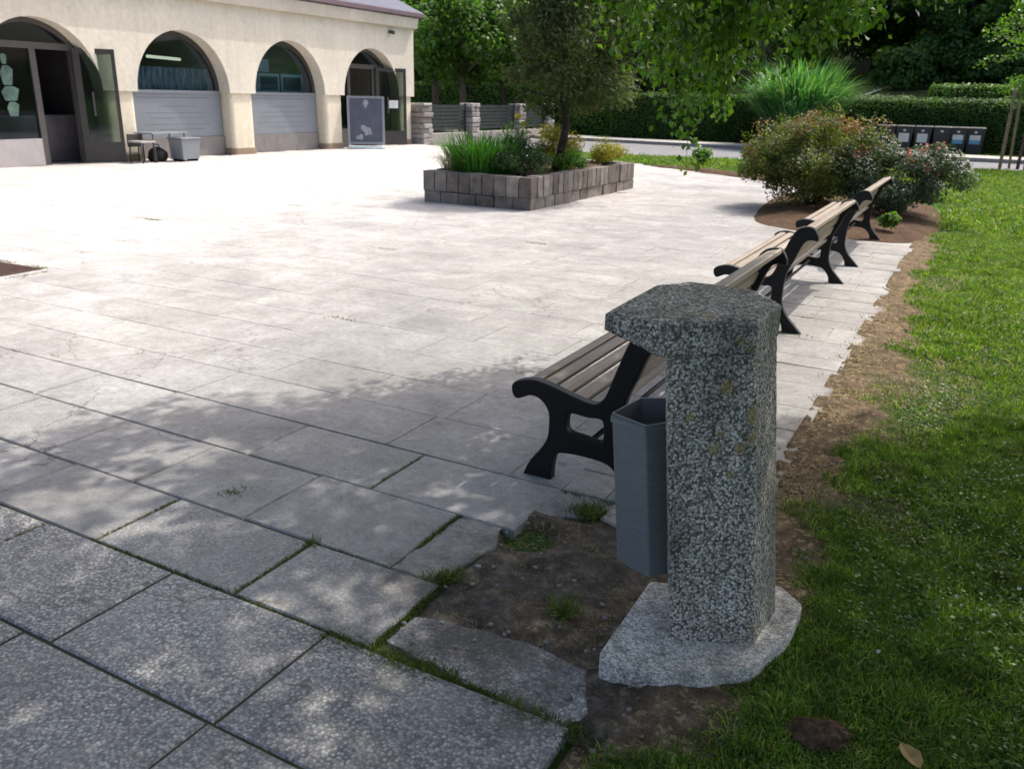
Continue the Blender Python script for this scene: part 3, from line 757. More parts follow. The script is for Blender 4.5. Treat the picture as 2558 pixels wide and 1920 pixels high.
def litter_post():
    t = empty('concrete_post', 'leaning washed-pebble concrete litter post with overhanging cap and yellow lichen spots', 'post', (-.5, 2.35, 0))
    L = Matrix.Translation((.5, -2.35, 0))
    def sh(pts, z):  # lean to the left
        return [(x - .095 * (z - .06), y) for x, y in pts]
    base = [(-.742, 1.957), (-.60, 1.955), (-.446, 2.035), (-.336, 2.14), (-.275, 2.33), (-.268, 2.53), (-.352, 2.61), (-.47, 2.60), (-.70, 2.43), (-.747, 2.417)]
    bm = bmesh.new(); P = rounded(base, .016); prism(bm, P, -.04, .06)
    bm.transform(L)
    b = bm_obj('base_slab', bm, M['aggregate_base'], t, bevel=0); roughen(b, .010, .0009)
    post = [(-.583, 2.135), (-.357, 2.245), (-.338, 2.46), (-.46, 2.60), (-.575, 2.585), (-.602, 2.50), (-.605, 2.19)]
    ptop = [(-.666, 2.114), (-.466, 2.274), (-.455, 2.51), (-.57, 2.63), (-.67, 2.61), (-.69, 2.52), (-.69, 2.17)]
    P = rounded(post, .014)
    bm = bmesh.new(); prism(bm, P, .05, .985, top=rounded(ptop, .014)); bm.transform(L)
    b = bm_obj('pillar', bm, M['aggregate'], t); roughen(b, .010, .0017)
    H = 1.042
    cap = [(-.856, 2.128), (-.668, 2.104), (-.463, 2.270), (-.450, 2.525), (-.56, 2.645), (-.77, 2.66), (-.862, 2.56)]
    P = rounded(cap, .016); bm = bmesh.new()
    def under(x): return .945 + .045 * min(1, max(0, (-.69 - x) / .16))
    lo = [(x, y, under(x)) for x, y in P]; hi = [(x, y, H - .010 * (abs(x + .65) > .17)) for x, y in P]
    a = [bm.verts.new(p) for p in lo]; c = [bm.verts.new(p) for p in hi]
    cx = sum(p[0] for p in P) / len(P); cy = sum(p[1] for p in P) / len(P)
    inn = [bm.verts.new((cx + (x - cx) * .93, cy + (y - cy) * .93, H)) for x, y in P]
    n = len(P)
    bm.faces.new(a[::-1]); bm.faces.new(inn)
    for i in range(n):
        j = (i + 1) % n
        bm.faces.new((a[i], a[j], c[j], c[i])); bm.faces.new((c[i], c[j], inn[j], inn[i]))
    bm.transform(L)
    b = bm_obj('cap', bm, M['aggregate'], t); roughen(b, .010, .0017)
    # the sheet metal bin that hangs under the cap
    wb = empty('waste_bin', 'open grey sheet-metal litter bin hanging on the concrete post', 'bin', (-.72, 2.3, .2))
    L2 = Matrix.Translation((.72, -2.3, -.2))
    poly = [(-.816, 2.262), (-.690, 2.216), (-.622, 2.30), (-.622, 2.42), (-.69, 2.50), (-.79, 2.44)]
    P0 = rounded(poly, .006, 2); P1 = [(x - .045, y - .012) for x, y in P0]
    bm = bmesh.new(); cx = sum(p[0] for p in P1) / len(P1); cy = sum(p[1] for p in P1) / len(P1)
    inset = lambda pts, d: [(x + (cx + dx_ - x) / math.hypot(cx - x, cy - y) * d, y + (cy - y) / math.hypot(cx - x, cy - y) * d) for x, y in pts for dx_ in (0,)]
    o0 = [bm.verts.new((x, y, .2)) for x, y in P0]; o1 = [bm.verts.new((x, y, .7)) for x, y in P1]
    i1 = [bm.verts.new((x, y, .7)) for x, y in inset(P1, .006)]; i0 = [bm.verts.new((x + .045, y + .012, .22)) for x, y in inset(P1, .006)]
    n = len(P0)
    for A, B in ((o0, o1), (o1, i1), (i1, i0)):
        for i in range(n): bm.faces.new((A[i], A[(i + 1) % n], B[(i + 1) % n], B[i]))
    bm.faces.new(o0[::-1]); bm.faces.new(i0); bm.transform(L2)
    bm_obj('body', bm, M['zinc'], wb)
    bm = bmesh.new()
    r1 = [(x + (x - cx) * .025, y + (y - cy) * .025) for x, y in P1]
    prism(bm, r1, .672, .694); bm.transform(L2)
    # rim band as a hollow ring: remove the caps
    bmesh.ops.delete(bm, geom=[f for f in bm.faces if abs(f.normal.z) > .9 or len(f.verts) > 4], context='FACES_ONLY')
    bm_obj('rim', bm, M['zinc'], wb)
    for zb in (.06, .38):
        bm = bmesh.new(); box(bm, .05, .135, .05, .09, zb, zb + .04); bm_obj('bracket', bm, M['iron'], wb)
litter_post()

# ------------------------------------------------------------------ benches
def bench_proto():
    t = empty('park_bench', 'nearest slatted park bench with black iron frame, partly behind the concrete litter post', 'bench', (-1.3, 4.15, 0), group='wooden benches along the plaza edge')
    out = [(-1.642, .407), (-1.590, .433), (-1.53, .440), (-1.45, .425), (-1.36, .400), (-1.29, .385), (-1.245, .388), (-1.205, .43), (-1.170, .53), (-1.123, .66), (-1.085, .735), (-1.04, .765),
           (-.98, .768), (-.944, .72), (-.938, .688, 1), (-.985, .690), (-1.022, .672), (-1.052, .62), (-1.082, .54), (-1.12, .45), (-1.135, .37), (-1.138, .28), (-1.132, .20), (-1.09, .12), (-1.02, .045), (-.975, .0, 1),
           (-1.095, .0, 1), (-1.11, .06), (-1.15, .115), (-1.20, .142), (-1.313, .150), (-1.40, .143), (-1.435, .12), (-1.45, .06), (-1.452, .0, 1), (-1.575, .0, 1), (-1.545, .065), (-1.49, .14), (-1.462, .20), (-1.458, .29),
           (-1.472, .335), (-1.51, .372), (-1.56, .380), (-1.628, .355)]
    hole = [(-1.384, .315), (-1.36, .336), (-1.286, .332), (-1.225, .335), (-1.205, .31), (-1.203, .24), (-1.225, .216), (-1.31, .224), (-1.366, .232), (-1.388, .26)]
    prof = lambda pts: [(x + 1.3, z) for x, z in catmull(pts, 5)]
    MX = Matrix(((1, 0, 0, 0), (0, 0, -1, 0), (0, 1, 0, 0), (0, 0, 0, 1)))
    for y in (-1.05, 1.05):
        curve_obj('side_frame', [prof(out), prof(hole)], M['iron'], t, .05, .007, Matrix.Translation((0, y, 0)) @ MX)
    bm = bmesh.new()
    def slat(x, z, wdt, th, ang):
        # rounded long board; its own island
        n = 10; ring = []
        for k in range(n):
            a = 2 * math.pi * (k + .5) / n
            u = math.copysign(abs(math.cos(a)) ** .45, math.cos(a)) * wdt / 2; v = math.copysign(abs(math.sin(a)) ** .45, math.sin(a)) * th / 2
            ring.append((x + u * math.cos(ang) - v * math.sin(ang), z + u * math.sin(ang) + v * math.cos(ang)))
        A = [bm.verts.new((p[0], -1.03, p[1])) for p in ring]; B = [bm.verts.new((p[0], 1.03, p[1])) for p in ring]
        for k in range(n):
            f = bm.faces.new((A[k], A[(k + 1) % n], B[(k + 1) % n], B[k]))
        bm.faces.new(A[::-1]); bm.faces.new(B)
    for x, z, a in ((-1.572, .418, .12), (-1.496, .419, -.08), (-1.420, .402, -.23), (-1.345, .380, -.24), (-1.270, .367, -.03), (-1.192, .388, .45)):
        slat(x + 1.3, z, .061, .028, a)
    bm_obj('seat', bm, M['slat'], t, smooth=False)
    bm = bmesh.new()
    for x, z, w_, a in ((-1.146, .492, .088, rad(72)), (-1.112, .590, .088, rad(71)), (-1.076, .684, .080, rad(64)), (-1.012, .752, .092, rad(14))):
        slat(x + 1.3, z, w_, .032, a)
    bm_obj('backrest', bm, M['slat'], t)
    bm = bmesh.new(); tube(bm, [(.0, -1.05, .185), (.0, 1.05, .185)], .012, 8); bm_obj('tie_rod', bm, M['iron'], t)
    return t
b0 = bench_proto()
for yc, lab in ((7.325, 'middle slatted park bench with black iron frame, between the other two benches'), (10.445, 'farthest slatted park bench with black iron frame, next to the flowering shrubs')):
    c = copy_tree(b0); c.location = (-1.3, yc, 0); c['label'] = lab

# ------------------------------------------------------------------ drain grate
def grate():
    t = empty('drain_grate', 'rusty brown drain grate set in the pale paving', 'drain grate', (-7.80, 4.46, 0), rad(2))
    bm = bmesh.new()
    for a in ((-.35, -.32, -.22, .22), (.32, .35, -.22, .22), (-.32, .32, -.22, -.19), (-.32, .32, .19, .22)): box(bm, a[0], a[1], a[2], a[3], -.02, .008)
    bm_obj('frame', bm, M['rust'], t)
    bm = bmesh.new()
    for k in range(11): box(bm, -.305 + k * .058, -.277 + k * .058, -.188, .188, -.02, .007)
    bm_obj('bars', bm, M['rust'], t)
    bm = bmesh.new(); box(bm, -.32, .32, -.19, .19, -.02, .0005); bm_obj('pit', bm, M['hole'], t)  # near-black block filling the gaps between the bars
grate()

# ------------------------------------------------------------------ planter with its plants
def planter():
    x0, x1, y0, y1, H = -7.70, -5.78, 11.25, 15.5, .48
    t = empty('planter', 'long raised planter of grey-brown upright concrete blocks full of plants', 'planter', ((x0 + x1) / 2, (y0 + y1) / 2, 0))
    L = Matrix.Translation((-(x0 + x1) / 2, -(y0 + y1) / 2, 0))
    rng = random.Random(3); bm = bmesh.new(); bl = bmesh.new()
    def run(n, f, b, zlo, zhi):
        for k in range(n):
            d = rng.uniform(-.014, .014); g = .007; dz = rng.uniform(-.006, .006)
            X0, X1, Y0, Y1 = f(k, n, d, g)
            vs = box(b, X0, X1, Y0, Y1, zlo, zhi + dz)
            for v in vs: v.co += Vector((rng.uniform(-.004, .004), rng.uniform(-.004, .004), 0))
    T = .20
    for b, zlo, zhi, s, nx, ny in ((bm, .178, H, 0, 9, 21), (bl, -.03, .172, .012, 6, 12)):
        wx = (x1 - x0); wy = y1 - y0 - 2 * T
        run(nx, lambda k, n, d, g: (x0 + k * wx / n + g, x0 + (k + 1) * wx / n - g, y0 + s + d, y0 + T), b, zlo, zhi)
        run(nx, lambda k, n, d, g: (x0 + k * wx / n + g, x0 + (k + 1) * wx / n - g, y1 - T, y1 - s + d), b, zlo, zhi)
        run(ny, lambda k, n, d, g: (x1 - T, x1 - s + d, y0 + T + k * wy / n + g, y0 + T + (k + 1) * wy / n - g), b, zlo, zhi)
        run(ny, lambda k, n, d, g: (x0 + s + d, x0 + T, y0 + T + k * wy / n + g, y0 + T + (k + 1) * wy / n - g), b, zlo, zhi)
    bm.transform(L); bl.transform(L)
    bm_obj('upper_course', bm, M['blocks'], t, bevel=.008); bm_obj('lower_course', bl, M['blocks'], t, bevel=.006)
    bm = bmesh.new(); box(bm, x0 + T * .8, x1 - T * .8, y0 + T * .8, y1 - T * .8, 0, .42); bm.transform(L); bm_obj('soil_fill', bm, M['mulch'], t)
planter()

def shrub(name, label, cat, loc, radii, n, mat, L=.05, W=.03, lobes=22, lobe_r=.2, rng=None, zc=None, group=None, extra=None, flat=.3, stems=True, fill=.35):
    rng = rng or RNG
    t = empty(name, label, cat, loc, group=group)
    zc = radii[2] if zc is None else zc
    V, F = crown_geo(rng, n, radii, lobes, lobe_r, L, W, flat=flat, fill=fill); V[:, 2] += zc
    ok = V.reshape(-1, 4, 3)[:, :, 2].min(1) > 0.01
    V = V.reshape(-1, 4, 3)[ok].reshape(-1, 3); F = np.arange(len(V), dtype=np.int32).reshape(-1, 4)
    np_mesh('foliage', V, F, mat, t)
    if stems:
        bm = bmesh.new()
        for k in range(9):
            a = rng.uniform(0, 6.28); r = rng.uniform(.2, .75)
            e = (math.cos(a) * r * radii[0], math.sin(a) * r * radii[1], zc + radii[2] * rng.uniform(-.1, .6))
            tube(bm, [(math.cos(a) * .05, math.sin(a) * .05, -.02), (e[0] * .45, e[1] * .45, e[2] * .55), e], [.012, .009, .004], 5)
        bm_obj('stem', bm, M['bark_dark'], t)
    return t

def strap_clump(name, label, cat, loc, n, h, w, spread, mat, rng, group=None, lean=.8, part='foliage', root=None, segs=6, droop=1.0):
    """arching ribbon leaves"""
    t = root or empty(name, label, cat, loc, group=group)
    a = rng.uniform(0, 6.28, n); r0 = np.sqrt(rng.uniform(0, 1, n)) * spread
    hh = h * rng.uniform(.42, 1.1, n); ln = lean * rng.uniform(.3, 1.2, n)
    a2 = a + rng.normal(0, .5, n)
    V = np.zeros((n, segs + 1, 2, 3))
    for k in range(segs + 1):
        s = k / segs
        out = ln * hh * s ** 1.6; z = hh * (s * 1.25 - droop * .55 * ln * s ** 3)
        cx = np.cos(a) * r0 + np.cos(a2) * out; cy = np.sin(a) * r0 + np.sin(a2) * out
        ww = w * (1 - s) ** .6 * (0.6 + .4 * min(1, s * 4)) * .5 + .0008
        px, py = -np.sin(a2), np.cos(a2)
        for q, sg in enumerate((-1, 1)):
            V[:, k, q] = np.stack([cx + px * ww * sg, cy + py * ww * sg, np.maximum(z, .01)], 1)
    i = np.arange(n)[:, None] * (segs + 1) * 2
    F = [i + np.array([2 * k, 2 * k + 1, 2 * k + 3, 2 * k + 2]) for k in range(segs)]
    np_mesh(part, V.reshape(-1, 3), F, mat, t, smooth=True)
    return t

R2 = np.random.default_rng(42)
strap_clump('daylily_clump', 'bright green strap-leaved clump at the left front of the block planter', 'plant', (-7.08, 12.05, .42), 900, .64, .026, .52, M['daylily'], R2, lean=.85)
strap_clump('dry_grass_tuft', 'pale dry arching grass spilling over the left end of the planter', 'grass tuft', (-7.50, 11.75, .43), 150, .55, .009, .14, M['drygrass'], R2, lean=1.25, droop=1.5)
shrub('low_shrub', 'dense dark green low shrub at the front corner of the block planter', 'shrub', (-6.28, 11.85, .40), (.50, .42, .24), 5200, M['lowshrub'], .035, .02, 26, .14, R2)
shrub('leafy_perennial', 'grey-green leafy plant in the middle of the planter, left of the conifer trunk', 'plant', (-6.72, 12.6, .40), (.45, .4, .33), 3600, M['pink_leaf'], .05, .025, 22, .16, R2)
shrub('yellow_green_shrub', 'yellow-green shrub right beside the conifer trunk in the planter', 'shrub', (-6.62, 13.75, .40), (.5, .5, .42), 3600, M['yellow_leaf'], .045, .025, 24, .18, R2)
shrub('golden_shrub', 'low golden-leaved shrub at the far right end of the planter', 'shrub', (-6.02, 14.65, .40), (.38, .45, .27), 3600, M['yellow_leaf'], .04, .022, 24, .15, R2)
shrub('small_green_shrub', 'small plain green shrub between the conifer trunk and the golden shrub', 'shrub', (-6.15, 13.35, .40), (.33, .5, .20), 3000, M['fresh'], .04, .022, 22, .12, R2)
def rose():
    t = empty('rose_bush', 'thin rose bush with yellow blooms standing above the strap leaves in the planter', 'rose', (-7.15, 13.2, .42))
    bm = bmesh.new(); P = []
    for k in range(7):
        a = R2.uniform(0, 6.28); r = R2.uniform(.1, .32); h = R2.uniform(.6, .85)
        pts = [(0, 0, -.02), (math.cos(a) * r * .4, math.sin(a) * r * .4, h * .5), (math.cos(a) * r, math.sin(a) * r, h)]
        tube(bm, pts, [.008, .006, .003], 5)
        for s in np.linspace(.3, 1, 14): P.append([math.cos(a) * r * s + R2.normal(0, .05), math.sin(a) * r * s + R2.normal(0, .05), h * s + R2.normal(0, .03)])
    bm_obj('stem', bm, M['bark_dark'], t)
    P = np.array(P); P = np.repeat(P, 6, 0) + R2.normal(0, .04, (len(P) * 6, 3))
    V, F = leaf_geo(P, rdir(R2, len(P)), .05, .032, R2); np_mesh('foliage', V, F, M['fresh'], t)
    for (x, y, z) in ((.12, -.1, .86), (.2, -.05, .74)):
        V, F = crown_geo(R2, 60, (.05, .05, .04), 4, .04, .05, .04); V += np.array([x, y, z]); np_mesh('bloom', V, F, M['yellow_flower'], t)
rose()

def limb_tree(name, label, cat, loc, trunk, crown, group=None, bark='bark', leafm=None):
    t = empty(name, label, cat, loc, group=group)
    bm = bmesh.new()
    for pts, r in trunk: tube(bm, pts, r, 9)
    bm_obj('trunk', bm, M[bark], t, smooth=True)
    V, F = crown
    np_mesh('crown', V, F, leafm, t)
    return t

def conifer():
    rng = np.random.default_rng(8)
    n = 27000
    V, F = crown_geo(rng, n, (1.32, 1.32, 1.8), 150, .33, .11, .036, flat=.1, fill=.55)
    V[:, 2] += 2.30
    k = V.reshape(-1, 4, 3)
    c = k.mean(1)                                      # taper: broad below the middle, narrowing to the top
    s = 1.08 - .42 * np.clip((c[:, 2] - 2.0) / 2.0, 0, 1)
    off = np.stack([(c[:, 0]) * (s - 1), c[:, 1] * (s - 1), 0 * s], 1)
    V = (k + off[:, None]).reshape(-1, 3) + np.array([.22, 0, 0])
    tr = [([(-.08, 0, -.05), (-.02, 0, .3), (.05, .02, .7), (.02, 0, 1.4), (0, 0, 2.4), (0, 0, 3.4)], [.085, .075, .065, .06, .04, .015])]
    for i in range(26):
        a = rng.uniform(0, 6.28); z = rng.uniform(.75, 3.2); r = rng.uniform(.5, .95) * (1 - .2 * max(0, z - 2))
        tr.append(([(.02, 0, z), (math.cos(a) * r * .5, math.sin(a) * r * .5, z + .15), (math.cos(a) * r, math.sin(a) * r, z + .2)], [.022, .014, .005]))
    limb_tree('conifer_tree', 'small dull olive conifer with thin leaning trunk growing in the block planter', 'tree', (-6.35, 13.45, .42), tr, (V, F), bark='bark_dark', leafm=M['conifer'])
conifer()

# ------------------------------------------------------------------ shrubs on the mulch bed
def spirea():
    rng = np.random.default_rng(21)
    t = shrub('spirea_shrub', 'large brownish-green spirea shrub with rusty faded flower heads', 'shrub', (-2.33, 14.3, .05), (1.22, 1.15, .78), 32000, M['spirea'], .055, .026, 90, .25, rng, zc=.68)
    V, F = crown_geo(rng, 7000, (1.24, 1.1, .78), 70, .22, .05, .034); 
    k = V.reshape(-1, 4, 3); c = k.mean(1)
    up = (c[:, 2] > 0.30 + .25 * rng.random(len(c))) | ((c[:, 0] < -.8) & (c[:, 2] > -.1) & (rng.random(len(c)) < .5))
    V = k[up].reshape(-1, 3); V[:, 2] += .78
    np_mesh('flower_heads', V, np.arange(len(V), dtype=np.int32).reshape(-1, 4), M['spirea_tip'], t)['kind'] = 'stuff'
    # tall leading shoots
    P = []
    for i in range(70):
        a = rng.uniform(0, 6.28); r = rng.uniform(0, 1.25); h = rng.uniform(1.3, 1.68) - r * .42
        for s in np.linspace(.7, 1, 7):
            P.append([math.cos(a) * r * (.6 + .4 * s), math.sin(a) * r * (.6 + .4 * s), h * s])
    P = np.repeat(np.array(P), 6, 0) + rng.normal(0, .03, (len(P) * 6, 3))
    V, F = leaf_geo(P, rdir(rng, len(P)), .05, .022, rng); np_mesh('upper_shoots', V, F, M['spirea'], t)
    rng = np.random.default_rng(22)
    t = shrub('pink_flowering_shrub', 'low grey-green shrub with pink blossom at the right of the brownish spirea', 'shrub', (-1.06, 13.95, .05), (1.05, .95, .58), 26000, M['pink_leaf'], .05, .024, 70, .2, rng, zc=.54)
    V, F = crown_geo(rng, 130, (1.06, .95, .58), 46, .2, .038, .032)
    k = V.reshape(-1, 4, 3); c = k.mean(1); V = k[c[:, 2] > .02]
    V = np.concatenate([V + rng.normal(0, .025, (1, 1, 3)) for _ in range(4)]).reshape(-1, 3); V[:, 2] += .58
    np_mesh('blossom', V, np.arange(len(V), dtype=np.int32).reshape(-1, 4), M['pink'], t)['kind'] = 'stuff'
spirea()
strap_clump('tall_ornamental_grass', 'tall fountain-shaped bright green ornamental grass in front of the clipped hedge', 'grass', (-6.35, 33.6, .08), 3600, 2.75, .065, 1.0, M['reed'], np.random.default_rng(5), lean=.72, segs=9, droop=1.3)
shrub('young_weed_plant', 'small leafy green plant at the edge of the mulch bed beside the last bench', 'plant', (-.95, 12.1, .05), (.14, .14, .12), 260, M['fresh'], .07, .05, 8, .08, R2, stems=False)
for i, (x, y, lab) in enumerate(((-5.1, 22.3, 'larger leafy self-sown plant on the grass verge below the hanging birch branch'), (-6.6, 22.6, 'smaller leafy self-sown plant on the grass verge near the planter end'), (-4.2, 21.0, 'low leafy plant on the grass verge close to the spirea'))):
    shrub('verge_plant', lab, 'plant', (x, y, 0), (.4 - .07 * i, .35, .28 - .05 * i), 900, M['fresh'], .09, .05, 16, .16, R2)

# ------------------------------------------------------------------ building
FX = -17.2
def building():
    t = empty('arcade_building', 'cream rendered low building with a row of arches and slate roof', 'building', (FX, 15, 0))
    L = Matrix.Translation((-FX, -15, 0))
    cent = [11.46, 15.12, 18.78, 22.42]; R = 1.385; ZS = 1.53
    ya, yb, ztop = 4.0, 24.66, 3.95
    # upper wall with round-arched notches
    pts = [(ya, ztop), (ya, ZS)]
    for c in cent:
        pts += [(c - R * math.cos(a), ZS + R * math.sin(a)) for a in np.linspace(0, math.pi, 33)]
    pts += [(yb, ZS), (yb, ztop)]
    bm = bmesh.new(); th = .5
    low = pts[1:-1]
    rows = [[bm.verts.new((x, y, z)) for y, z in low] for x in (FX, FX - th)] + [[bm.verts.new((x, y, ztop)) for y, z in low] for x in (FX, FX - th)]
    for i in range(len(low) - 1):
        A, B, C, D = rows
        bm.faces.new((A[i], A[i + 1], C[i + 1], C[i])); bm.faces.new((B[i + 1], B[i], D[i], D[i + 1]))
        bm.faces.new((B[i], B[i + 1], A[i + 1], A[i])); bm.faces.new((C[i], C[i + 1], D[i + 1], D[i]))
    for i in (0, -1): bm.faces.new((rows[0][i], rows[2][i], rows[3][i], rows[1][i]))
    # side and back walls
    box(bm, -24.0, FX - th, yb - .4, yb, 0.0, ztop); box(bm, -24.4, -24.0, ya, yb, 0, ztop)
    box(bm, -24.0, FX - th, ya, ya + .4, 0, ztop)
    bm.transform(L); bm_obj('wall', bm, M['render'], t)
    # piers
    bounds = [(ya, cent[0] - R)] + [(cent[i] + R, cent[i + 1] - R) for i in range(3)] + [(cent[3] + R, yb)]
    for y0, y1 in bounds:
        P = rounded([(FX - .06, y0 + .05), (FX - .06, y1 - .05), (FX - .56, y1 - .05), (FX - .56, y0 + .05)], .13, 6)
        bm = bmesh.new(); prism(bm, P, .16, ZS); bm.transform(L); p = bm_obj('pier', bm, M['pier'], t)
        Q = rounded([(FX - .03, y0 + .02), (FX - .03, y1 - .02), (FX - .57, y1 - .02), (FX - .57, y0 + .02)], .14, 6)
        bm = bmesh.new(); prism(bm, Q, -.02, .16); bm.transform(L); bm_obj('pier_foot', bm, M['pier_foot'], p)
    # cornice, gutter board, roof
    bm = bmesh.new(); prism(bm, [(FX + .003, ya), (FX + .16, ya), (FX + .16, yb + .02), (FX + .003, yb + .02)], 3.62, 3.94, top=[(FX + .003, ya), (FX + .22, ya), (FX + .22, yb + .02), (FX + .003, yb + .02)])
    bm.transform(L); bm_obj('cornice', bm, M['soffit'], t, bevel=.02)
    bm = bmesh.new(); box(bm, FX - .1, FX + .30, ya - .3, yb + .22, 3.955, 4.10); bm.transform(L); bm_obj('gutter', bm, M['fascia'], t, bevel=.02)
    bm = bmesh.new(); e0, e1, f0, f1 = FX + .27, -24.6, ya - .28, yb + .2; xm = (e0 + e1) / 2; hr = abs(e0 - e1) / 2
    v = [bm.verts.new(p) for p in ((e0, f0, 4.105), (e0, f1, 4.105), (e1, f1, 4.105), (e1, f0, 4.105), (xm, f1 - hr, 4.105 + hr * .62), (xm, f0 + hr, 4.105 + hr * .62))]
    for q in ((0, 1, 4, 5), (1, 2, 4), (2, 3, 5, 4), (3, 0, 5), (3, 2, 1, 0)): bm.faces.new([v[i] for i in q])
    bm.transform(L); bm_obj('roof', bm, M['slate'], t)
    # dim interior
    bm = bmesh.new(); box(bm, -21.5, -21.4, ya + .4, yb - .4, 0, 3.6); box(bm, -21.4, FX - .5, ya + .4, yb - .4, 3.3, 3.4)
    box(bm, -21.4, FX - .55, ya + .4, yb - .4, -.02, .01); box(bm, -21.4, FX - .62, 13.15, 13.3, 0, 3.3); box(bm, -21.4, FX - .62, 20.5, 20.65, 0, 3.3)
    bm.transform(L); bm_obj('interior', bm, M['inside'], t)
    bm = bmesh.new(); box(bm, -18.6, -18.2, 10.4, 13.1, .011, 1.0); bm.transform(L); bm_obj('counter', bm, M['red'], t, bevel=.02)
    GX = FX - .40
    def arch_poly(c, r, z0): return [(c - r, z0)] + [(c - r * math.cos(a), ZS + r * math.sin(a)) for a in np.linspace(0, math.pi, 25)] + [(c + r, z0)]
    def plate(bm, poly, x, th):
        a = [bm.verts.new((x, y, z)) for y, z in poly]; b = [bm.verts.new((x - th, y, z)) for y, z in poly]; m = len(poly)
        f1, f2 = bm.faces.new(a), bm.faces.new(b[::-1])
        for i in range(m): bm.faces.new((a[i], a[(i + 1) % m], b[(i + 1) % m], b[i]))
    def arch_ring(c, z0, x, wdt, th, mat, parent):
        o = arch_poly(c, R + .02, z0); i_ = arch_poly(c, R - wdt, z0); bm = bmesh.new(); m = len(o)
        rows = [[bm.verts.new((xx, y, z)) for y, z in P] for xx, P in ((x, o), (x, i_), (x - th, i_), (x - th, o))]
        for A, B in zip(rows, rows[1:] + rows[:1]):
            for k in range(m - 1): bm.faces.new((A[k], A[k + 1], B[k + 1], B[k]))
        bm.transform(L); return bm_obj('arch_frame', bm, mat, parent)
    # glazed arches
    for idx, c in ((1, cent[1]), (2, cent[2])):
        wdw = empty('window', None, None); wdw.parent = t
        arch_ring(c, ZS + .01, GX + .03, .12, .10, M['frame_dark'], wdw)
        bm = bmesh.new(); plate(bm, arch_poly(c, R - .115, ZS + .05), GX, .012); bm.transform(L); bm_obj('pane', bm, M['glass'], wdw)
        bm = bmesh.new(); box(bm, GX - .04, GX + .05, c - R, c + R, ZS - .03, ZS + .04); bm.transform(L); bm_obj('rail', bm, M['alu'], wdw)
        bm = bmesh.new(); box(bm, GX - .02, GX + .02, c - R, c + R, .47, ZS - .032); bm.transform(L); bm_obj('lower_panel', bm, M['frosted'], wdw)
        for z, a0, a1, h in ((1.40, .08, .86, .035), (1.20, .30, .70, .02), (1.05, .16, .84, .016), (.93, .2, .8, .02), (.78, .14, .86, .016), (.66, .3, .8, .02)):
            bm = bmesh.new(); box(bm, GX + .0205, GX + .0225, c - R + 2 * R * a0, c - R + 2 * R * a1, z - h / 2, z + h / 2)
            bm.transform(L); bm_obj('faint_text_line', bm, M['panel_line'], wdw)
        bm = bmesh.new(); box(bm, GX - .03, GX + .06, c - R, c + R, 0, .468); bm.transform(L); bm_obj('plinth', bm, M['plinth'], wdw)
        if idx == 1:
            bm = bmesh.new(); N = 90
            for k in range(N):
                y0 = c - 1.24 + 2.5 * k / N; y1 = c - 1.24 + 2.5 * (k + 1) / N; d = lambda y: GX - .07 + .025 * math.sin(y * 38)
                vv = [bm.verts.new(p) for p in ((d(y0), y0, ZS), (d(y1), y1, ZS), (d(y1), y1, 2.09), (d(y0), y0, 2.09))]; bm.faces.new(vv)
            bmesh.ops.remove_doubles(bm, verts=bm.verts, dist=.0005); bm.transform(L); bm_obj('curtain', bm, M['curtain'], wdw)
            bm = bmesh.new(); tube(bm, [(GX - .5, c - .3, 2.33), (GX - .5, c + .68, 2.30)], .035, 10); bm.transform(L); bm_obj('tube_lamp', bm, M['tube'], wdw)
        else:
            fr = bmesh.new(); pr = bmesh.new()
            for y0, y1 in ((c - 1.24, c - .86), (c - .72, c - .02), (c + .16, c + .92)):
                for bx in ((y0 - .05, y0, ZS + .04, 2.06), (y1, y1 + .05, ZS + .04, 2.06), (y0, y1, 1.98, 2.06), (y0, y1, ZS + .04, 1.62)): box(fr, GX - .10, GX - .07, *bx)
                box(pr, GX - .12, GX - .101, y0, y1, 1.6, 2.0)
            box(fr, GX - .2, GX - .17, c - .85, c - .25, 2.1, 2.42)
            fr.transform(L); bm_obj('display_frame', fr, M['teal'], wdw); pr.transform(L); bm_obj('display_print', pr, M['bluedark'], wdw)
    # door arches
    def frame_bar(bm, y0, y1, z0, z1, d=.05): box(bm, GX - d, GX + d, y0, y1, z0, z1)
    for idx, c, ylp, yo0, yo1 in ((0, cent[0], c_ if (c_ := cent[0] - R) else 0, 11.62, 12.40), (3, cent[3], cent[3] - R, 21.75, 22.85)):
        d = empty('doorway', None, None); d.parent = t
        arch_ring(c, 0, GX + .05, .10, .10, M['frame'], d)
        bm = bmesh.new(); frame_bar(bm, c - R, c + R, 2.32, 2.45, .06); frame_bar(bm, yo0 - .13, yo0, .0, 2.32); frame_bar(bm, yo1, yo1 + .1, 0, 2.32)
        if yo1 + .1 < c + R: frame_bar(bm, c + R - .28, c + R - .1, 0, 2.32)
        bm.transform(L); bm_obj('door_frame', bm, M['frame'], d)
        bm = bmesh.new(); plate(bm, [(c - R * math.cos(a), ZS + R * math.sin(a)) for a in np.linspace(rad(42), rad(138), 21)], GX, .012)
        bm.transform(L); bm_obj('fanlight', bm, M['glass'], d)
        bm = bmesh.new(); box(bm, GX - .01, GX + .01, c - R + .1, yo0 - .13, .55, 2.32); bm.transform(L); bm_obj('side_pane', bm, M['glass'], d)
        bm = bmesh.new(); box(bm, GX - .03, GX + .055, c - R + .1, yo0 - .131, 0, .55); bm.transform(L); bm_obj('kick_panel', bm, M['white_panel'] if idx == 0 else M['frame'], d)
